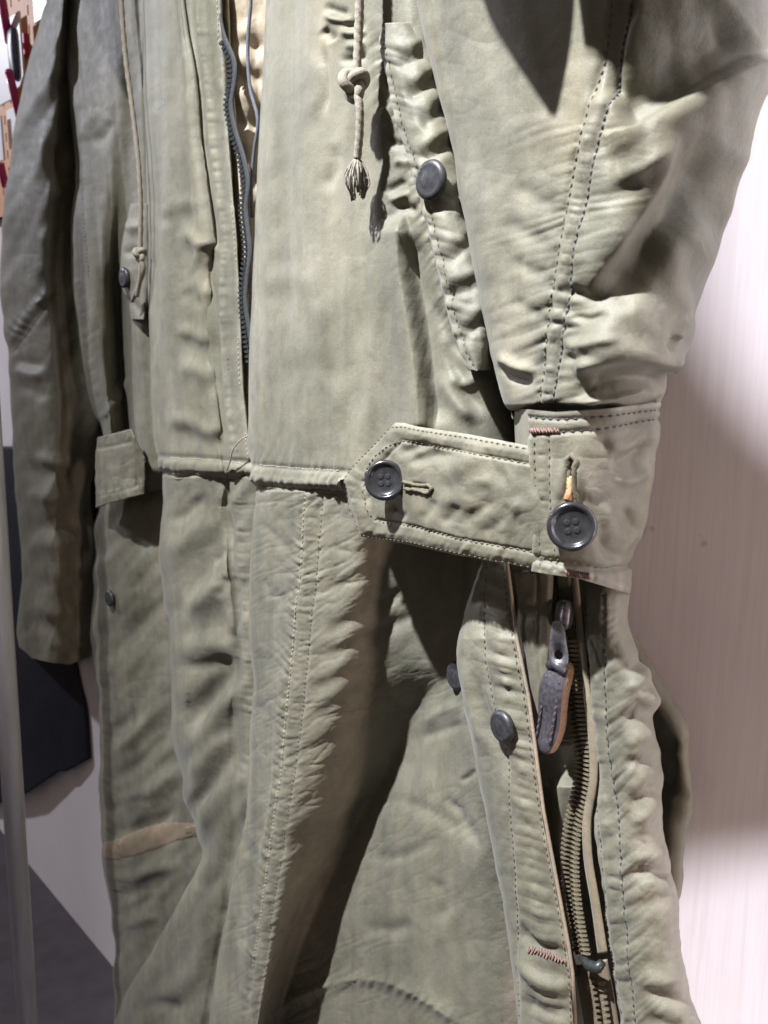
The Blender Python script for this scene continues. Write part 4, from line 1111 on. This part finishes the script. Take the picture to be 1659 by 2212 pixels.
# front zip, hanging open in waves
zc = [(462, -200), (466, 0), (480, 73), (505, 140), (503, 185), (497, 220), (506, 280), (524, 340), (534, 395), (529, 450), (534, 500), (538, 545), (531, 600), (528, 650), (536, 715), (545, 780)]
fz = part_empty('front_zip', P(510, 300, .125), parka)
ribbon('tape', zc, [.126, .127, .126, .126, .126, .126, .125], 7.5, TAPED, fz, thick=0.0012, bulge=0.0015)
teeth(fz, [(x - 8, y) for x, y in zc], .1275, DARKTOOTH, -1, 10.5, (0.0022, 0.0015, 0.0013))
tube('snap_cord', P(*[np.array(v) for v in zip(*resample(smooth_pts([(545, -200, .122), (542, 0, .122), (535, 109, .122), (542, 200, .122), (557, 255, .121), (549, 327, .120), (543, 400, .119), (545, 470, .118)]), 8))]), 0.0014,
     plain_mat('grey_blue_cord', (0.10, 0.105, 0.125), 0.8, var=0.3, scale=600), parka, seg=8)

# side zip
ztc = [(1226, 1338), (1236, 1450), (1248, 1560), (1262, 1640), (1257, 1700), (1238, 1780), (1232, 1850), (1240, 1960), (1256, 2052)]
sz = part_empty('side_zip', P(1245, 1700, .1), parka)
ribbon('tape', [(1240, 1235), (1250, 1330), (1268, 1500), (1282, 1620), (1281, 1690), (1268, 1770), (1270, 1850), (1286, 1950), (1302, 2060)], .1485, [8, 8, 8, 9, 10, 10, 10, 10, 11], TAPE, sz, thick=0.0012, bulge=0.001)
ribbon('tape', [(1215, 1238), (1222, 1330), (1236, 1450), (1250, 1560), (1264, 1640), (1258, 1700), (1238, 1780), (1232, 1850), (1240, 1960), (1258, 2060)], .1435, 15, TAPEG, sz, thick=0.0012)
fl_ = [(1600, 1140), (1672, 1150), (1750, 1160), (1900, 1188), (2040, 1214), (2110, 1226)]
fr_ = [(1600, 1248), (1672, 1250), (1700, 1250), (1780, 1232), (1850, 1226), (1960, 1234), (2052, 1250), (2110, 1262)]
def fcol(f, w):
    ys = [1600, 1672, 1700, 1740, 1780, 1850, 1960, 2052, 2110]
    l = np.interp(ys, [k[0] for k in fl_], [k[1] for k in fl_]); r = np.interp(ys, [k[0] for k in fr_], [k[1] for k in fr_])
    return [(x + (z - x) * f, y, w) for x, z, y in zip(l, r, ys)]
colpanel('zip_facing', [fcol(0, .134), fcol(.3, .139), fcol(.55, .141), fcol(.8, .1385), fcol(1, .136)], 1600, 2110, 40, 190, OLIVE2, sz,
         lambda X, Y: crumple(X, Y, 1.2, 40, 80, 5, 213) + stroke(X, Y, [(1185, 1690), (1200, 1850), (1228, 2040)], -1.0, 4, taper=0), thick=0.0015, wadd=lambda X, Y: -.03 * np.clip((1700 - Y) / 90, 0, 1))
ribbon('tape', [(1275, 2080), (1290, 2160), (1305, 2260), (1320, 2400)], .139, 36, BROWNBAND, sz, thick=0.0012, bulge=0.002)
teeth(sz, [(x - 11, y) for x, y in ztc], .1465, BRASS, 1, 10.0, (0.0029, 0.0009, 0.0011), 4)
teeth(sz, [(x + 10, y + 7) for x, y in ztc], .148, BRASS, -1, 10.0, (0.0029, 0.0009, 0.0011), 4)
teeth(sz, [(1280, 2118), (1290, 2180), (1302, 2300)], .143, BRASS, 1, 13, (0.0021, 0.0011, 0.0011))
teeth(sz, [(1300, 2124), (1310, 2186), (1322, 2300)], .143, BRASS, -1, 13, (0.0021, 0.0011, 0.0011))
tube('end_stop', P(np.array([1255, 1272, 1292, 1302]), np.array([2066, 2086, 2090, 2078]), np.array([.148, .15, .15, .148])), [.0022, .0032, .0032, .0022], DARKTOOTH, sz, seg=12)
# inner guard strip behind the slider
gl = [(1238, 1112), (1330, 1122), (1430, 1136), (1520, 1152), (1570, 1172)]
gr = [(1238, 1196), (1330, 1192), (1430, 1190), (1520, 1188), (1570, 1184)]
colpanel('zip_guard', [C(gl, 0, 0.1510), C(gl, 4, 0.1540), sub(gl, gr, .4, 0.1555), sub(gl, gr, .8, 0.1560), C(gr, 0, 0.1535)], 1238, 1570, 50, 160, OLIVE2, sz,
         lambda X, Y: crumple(X, Y, 1.2, 40, 60, 20, 211) + stroke(X, Y, [(1160, 1238), (1162, 1400), (1172, 1560)], -1.2, 4, taper=0), thick=0.0018)

# slider, metal puller and leather pull
sl = part_empty('slider', P(1216, 1330, .153), sz)
c0 = P(1218, 1328, .151)
xv, yv_, nv_ = frame((CAM - c0) * .75 + NW * .25)
def slab(name, c, x, y, n, outline, th, m, parent, hole=None, dome=0.0, mside=None, bend=None, rings=5):
    """plate from an outline of (x, y) metres, rounded on the front"""
    o_ = np.array(outline)
    N_ = len(o_)
    cen = o_.mean(0)
    V, F, MI = [], [], []
    def put(q, h):
        z = h + (bend(q) if bend else 0)
        V.append(np.asarray(c) + x * q[0] + y * q[1] + n * z)
    levels = [(1.0, -th/2), (1.0, th/2 - th*.2), (.94, th/2)]
    for f, h in levels:
        for q in o_: put(cen + (q - cen) * f, h)
    if hole is None:
        for k in range(1, rings):
            f = .94 * (1 - k / rings)
            for q in o_: put(cen + (q - cen) * f, th/2 + dome * (1 - f * f))
    else:
        hc, hr = hole
        for h in (th/2, -th/2):
            for q in o_:
                a = math.atan2(*(q - np.array(hc))[::-1]); put(np.array(hc) + hr * np.array([math.cos(a), math.sin(a)]), h)
    nl = len(V) // N_
    for k in range(nl - 1):
        for j in range(N_):
            i = (j + 1) % N_
            F.append((k*N_+j, k*N_+i, (k+1)*N_+i, (k+1)*N_+j)); MI.append(1 if k == 0 and mside else 0)
    if hole is None:
        F.append(tuple((nl-1)*N_ + j for j in range(N_))); MI.append(0)
        F.append(tuple(range(N_))[::-1]); MI.append(0)
    else:
        for j in range(N_):
            i = (j + 1) % N_
            F.append(((nl-1)*N_+j, (nl-1)*N_+i, i, j)); MI.append(0)
    ob = mesh_obj(name, V, F, m, parent)
    if mside:
        ob.data.materials.append(mside)
        ob.data.polygons.foreach_set('material_index', MI)
    return ob
def rrect(a, b, p=3.0, n=40):
    return [(a * math.copysign(abs(math.cos(t)) ** (2 / p), math.cos(t)), b * math.copysign(abs(math.sin(t)) ** (2 / p), math.sin(t))) for t in np.linspace(0, 2 * math.pi, n, endpoint=False)]
slab('slider_body', c0, xv, yv_, nv_, rrect(.0046, .0085), .006, STEEL, sl, dome=.0015)
tube('slider_bridge', [c0 + nv_ * .003 + yv_ * .006, c0 + nv_ * .0075 + yv_ * .004, c0 + nv_ * .0078 - yv_ * .002, c0 + nv_ * .004 - yv_ * .005], .0016, STEEL, sl, seg=8)
c1_ = P(1206, 1392, .163)
tl = math.radians(8)
xp = xv * math.cos(tl) + yv_ * math.sin(tl); yp = -xv * math.sin(tl) + yv_ * math.cos(tl)
slab('puller', c1_, xp, yp, nv_, [(x * (1.0 - 22 * y), y) for x, y in rrect(.0048, .0125, 3.5)], .0016, STEEL, sl, hole=((0, -.0055), .0026))
c2_ = P(1197, 1526, .164)
nl_ = nv_ * .86 - xv * .50; nl_ /= np.linalg.norm(nl_)
xl, yl, nl_ = frame(nl_)
leo = [(x * (1 + 4 * y) + 0.0016 * math.cos(y * 75), y) for x, y in rrect(.0088, .0262, 2.6, 56)]
lp = slab('leather_pull', c2_, xl, yl, nl_, [(-a, b) for a, b in leo][::-1], .0058, LEATHER, sl, dome=.0016, mside=LEDGE, bend=lambda q: 0.0012 * math.sin(q[1] * 160))
for s_ in (-1, 1):
    tube('pull_stitch_ridge', [c2_ + xl * s_ * .0052 + yl * t + nl_ * (.0040 + .0004 * math.sin(t * 1700)) for t in np.linspace(-.019, .016, 40)], .0007, LEATHER, lp, seg=6)
tube('pull_loop', [c2_ + yl * .0215 + nl_ * .002 - xl * .006, c2_ + yl * .0245 + nl_ * .0045, c2_ + yl * .0215 + nl_ * .002 + xl * .006], .0030, LEATHER, lp, seg=10)

# placket edge piping
tube('edge_piping', P(np.array([k[1] for k in r1[:-1]], float) + 1, np.array([k[0] for k in r1[:-1]], float), .1562), .0011, EDGE, parka, seg=8)

# drawcords
def cordpts(keys, step=6):
    q = resample(smooth_pts(keys, 8), step)
    return P(q[:, 0], q[:, 1], q[:, 2])
def knot(name, c, R, r, m, parent, ax):
    x, y, n = frame(ax)
    t = np.linspace(0, 2 * math.pi, 60)
    pts = [np.asarray(c) + R * ((math.sin(a) + 2 * math.sin(2*a)) * .36 * x + (math.cos(a) - 2 * math.cos(2*a)) * .40 * y - math.sin(3*a) * .55 * n) for a in t]
    return tube(name, pts, r, m, parent, seg=10)
dc = part_empty('drawcord', P(775, 0, .178), parka)
cp = cordpts([(778, -350, .180), (777, 0, .179), (773, 110, .179), (769, 170, .180)], 3)
tube('cord', cp, .0026, CORD, dc, seg=12, twist=(.07, .9))
knot('knot', P(765, 181, .180), .0066, .0031, CORD, dc, CAM - P(765, 181, .18))
tube('cord', cordpts([(768, 195, .180), (775, 220, .180), (777, 280, .179), (772, 342, .178)], 3), .0024, CORD, dc, seg=12, twist=(.07, .9))
rnd = random.Random(4)
STRAND = plain_mat('frayed_strand', (0.20, 0.175, 0.145), 0.8, var=0.5, scale=300)
for i in range(46):
    a = rnd.uniform(0, 2 * math.pi); q = rnd.uniform(.25, 1.0) ** .6; ln = rnd.uniform(.7, 1.05)
    top = P(771, 338, .178)
    x, y, n = frame(CAM - top)
    pts = []
    for t in np.linspace(0, 1, 8):
        R = .0078 * q * math.sin(min(1, t * 1.05) * math.pi * .80) * (1 + .1 * math.sin(9 * t + i))
        pts.append(top + x * R * math.cos(a) + n * R * math.sin(a) - np.array([0, 0, 1]) * (.024 * ln * t))
    tube('strand', pts, .00055, STRAND, dc, seg=5)
dc2 = part_empty('drawcord', P(262, 0, .125), parka)
tube('cord', cordpts([(250, -350, .126), (262, 0, .127), (270, 110, .127), (289, 260, .127), (299, 350, .127), (304, 450, .127), (303, 542, .127)], 4), .0022, CORD, dc2, seg=10, twist=(.1, .9))
knot('knot', P(302, 549, .128), .0046, .0026, CORD, dc2, CAM - P(302, 549, .127))
tube('cord', cordpts([(304, 556, .128), (310, 580, .126), (300, 615, .124), (286, 650, .121)], 4), .0022, CORD, dc2, seg=8)
tube('cord', cordpts([(303, 556, .128), (304, 590, .127), (296, 640, .125)], 4), .0022, CORD, dc2, seg=8)
tube('loose_thread', cordpts([(547, 936, .136), (520, 950, .138), (503, 972, .138), (496, 1000, .135), (490, 1016, .132)], 4), .0006, THREADL, parka, seg=6)

# buttons
def button(c, n, R, spin, parent):
    b = part_empty('button', c, parent)
    prof = [(R*.80, 0), (R*.97, .0006), (R, .0018), (R*.985, .0030), (R*.93, .0040), (R*.86, .0043), (R*.79, .0040), (R*.73, .0031), (R*.68, .0026), (R*.45, .0025), (R*.2, .0025), (R*.01, .0025)]
    lathe('disc', c, n, prof, BUTTON, b, 48)
    x, y, n_ = frame(n)
    for a in range(4):
        t = spin + math.pi / 4 + a * math.pi / 2
        q = np.asarray(c) + R * .25 * (math.cos(t) * x + math.sin(t) * y)
        lathe('thread_hole', q, n, [(R*.145, .0020), (R*.145, .00266), (R*.08, .0027)], HOLE, b, 12)
    q, nn = np.asarray(c), np.asarray(n) / np.linalg.norm(n)
    lathe('shank', q - nn * .004, n, [(R*.25, 0), (R*.2, .0045)], THREADB, b, 10)
    return b
q, n = TAB.at(832, 1038)
nb = (CAM - q) / np.linalg.norm(CAM - q)
button(P(832, 1038, .1865), nb * .86 + NW * .22 + np.array([0, 0, .10]), .0122, 0.05, parka)
q, n = CUFF.at(1235, 1137)
nb = (CAM - q) / np.linalg.norm(CAM - q)
button(P(1236, 1137, .1875), nb + NW * .10 + np.array([0, 0, -.05]), .0121, 0.2, parka)

def snap(panel, vx, vy, R, lift=0.0, n=None, pos=None):
    q, nn = panel.at(vx, vy)
    if n is None:
        n = NW * .85 + nn * .3
    if pos is not None:
        q = pos
    nn = n / np.linalg.norm(n)
    prof = [(R*.92, -.001), (R, .0008), (R*.97, .0020), (R*.86, .0031), (R*.72, .0036), (R*.66, .0034), (R*.4, .0040), (R*.15, .0043), (R*.02, .0043)]
    return lathe('snap', q + nn * lift, n, prof, SNAP, parka, 36)
snap(POCK, 940, 393, .0112, .002)
snap(C1, 1093, 1566, .0098, .001, n=NW * .9 - SW * .12)
snap(POCK2, 274, 600, .0105, .002)
snap(H, 246, 1290, .0105, .004)
snap(A2, 986, 1458, .010, .002)

# buttonholes
def buttonhole(panel, pts, m, r=.0011):
    v = resample(np.array(pts, float), 4)
    W_ = [panel.at(a, b) for a, b in v]
    return tube('buttonhole', [q + n * .0006 for q, n in W_], r, m, parka, seg=8, twist=(.25, 2.1))
buttonhole(TAB, [(872, 1040), (905, 1050), (925, 1046), (934, 1056), (925, 1066), (905, 1060), (876, 1055)], THREAD)
buttonhole(CUFF, [(1222, 1090), (1227, 1040), (1230, 1010), (1226, 992), (1236, 982), (1246, 994), (1242, 1012), (1242, 1040), (1246, 1088)], THREAD, .0012)
ORANGELIN = plain_mat('orange_lining', (0.55, 0.30, 0.16), .8, var=.25, scale=500, bump=.0005)
v = [CUFF.at(a, b) for a, b in [(1234, 1028), (1233, 1045), (1230, 1062), (1226, 1080)]]
tube('lining_peek', [q + n * .0010 for q, n in v], [.0012, .0018, .0019, .0022], ORANGELIN, parka, seg=8)

# stitching
st = lambda p, pts, m=THREAD, **k: stitching(p, pts, m, parka, **k)
st(TAB, inset, THREAD); st(TAB, edge_st, THREAD)
st(CUFF, [(1153, 952), (1157, 1090), (1166, 1226)], THREAD); st(CUFF, [(1184, 945), (1187, 1090), (1198, 1226)], THREAD)
st(CUFF, [(1142, 900), (1200, 906), (1300, 900), (1420, 886)], THREADB); st(CUFF, [(1210, 933), (1300, 927), (1420, 905)], THREADB)
st(CUFF, [(1166, 1205), (1250, 1218), (1300, 1228), (1362, 1220)], THREAD)
st(B, BS1[1:], THREADB, r=.0006, pitch=.0036, fill=.8); st(B, BS2[1:], THREAD)
st(A2, [(656, 1075), (650, 1200), (636, 1350), (620, 1500), (600, 1700), (574, 1900), (545, 2090)], THREADL)
st(A2, [(692, 1075), (686, 1200), (668, 1380), (648, 1560), (622, 1750), (596, 1920), (570, 2090)], THREAD)
st(A1, [(545, 1003), (620, 1010), (735, 1017)], THREADL); st(A1, [(553, 1054), (620, 1060), (735, 1066)], THREADL, r=.0006, fill=.8)
st(D1, [(345, 988), (420, 992), (545, 1002)], THREADL); st(D1, [(352, 1022), (420, 1027), (553, 1034)], THREADL, r=.0006, fill=.8)
st(POCK, [(k[1] + 14, k[0]) for k in pl], THREAD)
st(C1, [(k[1], k[0]) for k in q1[1:-1]], THREAD); st(C1, [(k[1] - 9, k[0]) for k in r1[:-1]], THREAD)
st(C2, z1[:-1], THREAD); st(C2, z2[:-1], THREADB)
st(D1, [(k[1] - 8, k[0]) for k in rD[1:]], THREADL); st(D1, [(k[1] - 30, k[0]) for k in rD[1:]], THREAD)
st(E, [(118, 0), (136, 100), (154, 200), (180, 400), (196, 604)], THREAD)
st(F_, [(124, 636), (90, 673), (50, 728), (24, 763)], THREADB)
def bartack(p, a, b, m=REDTHREAD):
    q = []
    n = 26
    for i in range(n):
        t = i / (n - 1)
        x = a[0] + (b[0] - a[0]) * t; y = a[1] + (b[1] - a[1]) * t + (5 if i % 2 else -5)
        q.append(p.at(x, y))
    return tube('bartack', [s[0] + s[1] * .0006 for s in q], .0007, m, parka, seg=6)
bartack(CUFF, (1146, 931), (1208, 931)); bartack(CUFF, (1222, 1236), (1272, 1244)); bartack(C1, (1140, 2052), (1222, 2076))

# ---------------------------------------------------------------- things around the coat
# pole of the clothes rack
pa, pb = P(60, 2212, .235), P(-20, 967, .235)
d = (pb - pa) / np.linalg.norm(pb - pa)
lo = pa + d * ((-.05 - pa[2]) / d[2]); hi = pa + d * ((1.9 - pa[2]) / d[2])
pole = thing('rack_pole', lo, 'round brushed steel pole of a clothes rack standing left of the parka', 'pole')
tube('upright', [lo, hi], .0118, POLE, pole, seg=36)
tube('foot', [lo, lo + d * .02], .02, POLE, pole, seg=36)

# navy garment behind the right sleeve
yb = hcurve([(-80, 1760), (0, 1735), (60, 1712), (100, 1684), (130, 1664), (140, 1668), (190, 1640), (230, 1630)])
ng = P(80, 1700, .0)
colsN = [K((950, 1450, 1760), (-90, -80, -70), .012), K((950, 1450, 1760), (-40, -30, -20), .03), K((950, 1450, 1760), (40, 50, 60), .036), K((950, 1450, 1760), (100, 120, 135), .030),
         K((950, 1300, 1435, 1552, 1632, 1760), (150, 150, 158, 174, 188, 196), .016), K((950, 1300, 1435, 1552, 1632, 1760), (146, 146, 154, 170, 184, 192), .006)]
Xn, Yn, Wn = grid_from_cols(colsN, 950, 1760, 60, 120)
Tn = (Yn - 950) / 810
Yn = 964 + (yb(Xn) - 964) * Tn
nv_g = thing('navy_garment', np.array([ng[0], ng[1], ng[2]]), 'dark navy garment hanging on the wall behind the parka sleeve', 'garment')
Panel('body', Xn, Yn, Wn, NAVY, nv_g, lambda X, Y: crumple(X, Y, 3, 60, 200, 0, 301), thick=0.004)

# pegboard with its hooks and hanging packets, on the wall far left
base0 = wallpt(0, 0)
def sz_of(vx, vy, w=.026):
    p = P(vx, vy, w) - base0
    return float(p @ SW), float(p[2])
s1, _ = sz_of(200, 300); s0, _ = sz_of(-260, 300)
z0 = sz_of(0, 470)[1]; z1_ = z0 + .62
PH, PV = .030, .024
ncol = int((s1 - s0) / PH); nrow = int((z1_ - z0) / PV)
Vp, Fp = [], []
for i in range(ncol):
    for j in range(nrow):
        a0 = s0 + i * PH; b0 = z0 + j * PV; cx_ = a0 + PH / 2 + (PH * .0); cz = b0 + PV / 2
        hw, hh = .0022, .0062
        k = len(Vp)
        for (a, b) in [(a0, b0), (a0 + PH, b0), (a0 + PH, b0 + PV), (a0, b0 + PV)]: Vp.append(wallpt(a, b, .028))
        for w_ in (.028, .023):
            for (a, b) in [(cx_ - hw, cz - hh), (cx_ + hw, cz - hh), (cx_ + hw, cz + hh), (cx_ - hw, cz + hh)]: Vp.append(wallpt(a, b, w_))
        for q in range(4):
            r_ = (q + 1) % 4
            Fp += [(k + q, k + r_, k + 4 + r_, k + 4 + q), (k + 4 + q, k + 4 + r_, k + 8 + r_, k + 8 + q)]
peg = thing('pegboard', wallpt((s0 + s1) / 2, z0, .01), 'orange pegboard with dark slots on the wall far left', 'pegboard')
mesh_obj('board', Vp, Fp, PEG, peg, smooth=False)
e_s = s0 + ncol * PH; e_z = z0 + nrow * PV
box('backing', wallpt((s0 + e_s) / 2, (z0 + e_z) / 2, .019), SW * (e_s - s0) / 2, np.array([0, 0, (e_z - z0) / 2]), NW * .0025, HOLE, peg)
for a, b in ((s0 - .004, .004), (e_s + .004, .004)):
    box('edge_strip', wallpt(a, (z0 + e_z) / 2, .0235), SW * b, np.array([0, 0, (e_z - z0) / 2]), NW * .007, PEG, peg)

def hook(p0, p1, label):
    a = P(*p0); b = P(*p1)
    t = thing('peg_hook', a, label, 'hook', 'magenta hooks on the pegboard')
    tube('arm', [a, a * .5 + b * .5, b], .0055, PINK, t, seg=12)
    tube('tip', [b, b + (b - a) * .04, b + (b - a) * .08], [.0055, .006, .003], PINK, t, seg=12)
    s_, z_ = float((a - base0) @ SW), a[2]
    box('plate', wallpt(s_, z_, .031), SW * .010, np.array([0, 0, .014]), NW * .003, PINK, t, .001)
    tube('stem', [wallpt(s_, z_, .031), a], .004, PINK, t, seg=10)
def packet(vx, vy, w_, pw, ph, label, goods=True):
    k = .535 - w_
    r = (vx - CX) / FV
    wm = pw * k / (.656 + .755 * r) ** 2 / FV; hm = ph * k / (.656 + .755 * r) / FV
    c = P(vx, vy, w_)
    t = thing('packet', c - np.array([0, 0, hm / 2]), label, 'packet', 'packets hanging on the pegboard')
    box('card', c, SW * wm / 2, np.array([0, 0, hm / 2]), NW * .0015, CARD, t, .0007)
    if goods:
        slab('goods', c - np.array([0, 0, hm * .04]) + NW * .004, SW * -1, np.array([0, 0, 1.0]), NW, rrect(wm * .24, hm * .36, 4), .006, GOODS, t, dome=.003)
hook((20, 92, .05), (3, -10, .07), 'magenta hook above the packet with dark goods')
hook((44, 258, .045), (20, 158, .065), 'magenta hook in the middle, just below the packet with dark goods')
hook((12, 402, .05), (1, 356, .06), 'lowest magenta hook on the orange pegboard')
packet(35, 112, .05, 22, 125, 'white packet with dark goods at the upper left')
packet(7, 128, .045, 26, 150, 'plain white packet at the left edge, behind the dark one', False)
packet(29, 276, .04, 18, 70, 'small plain white packet below the middle magenta hook', False)
packet(1, 300, .05, 9, 80, 'narrow white packet cut off by the left edge of the picture', False)
packet(88, 4, .05, 24, 60, 'white packet at the top, against the parka sleeve', False)
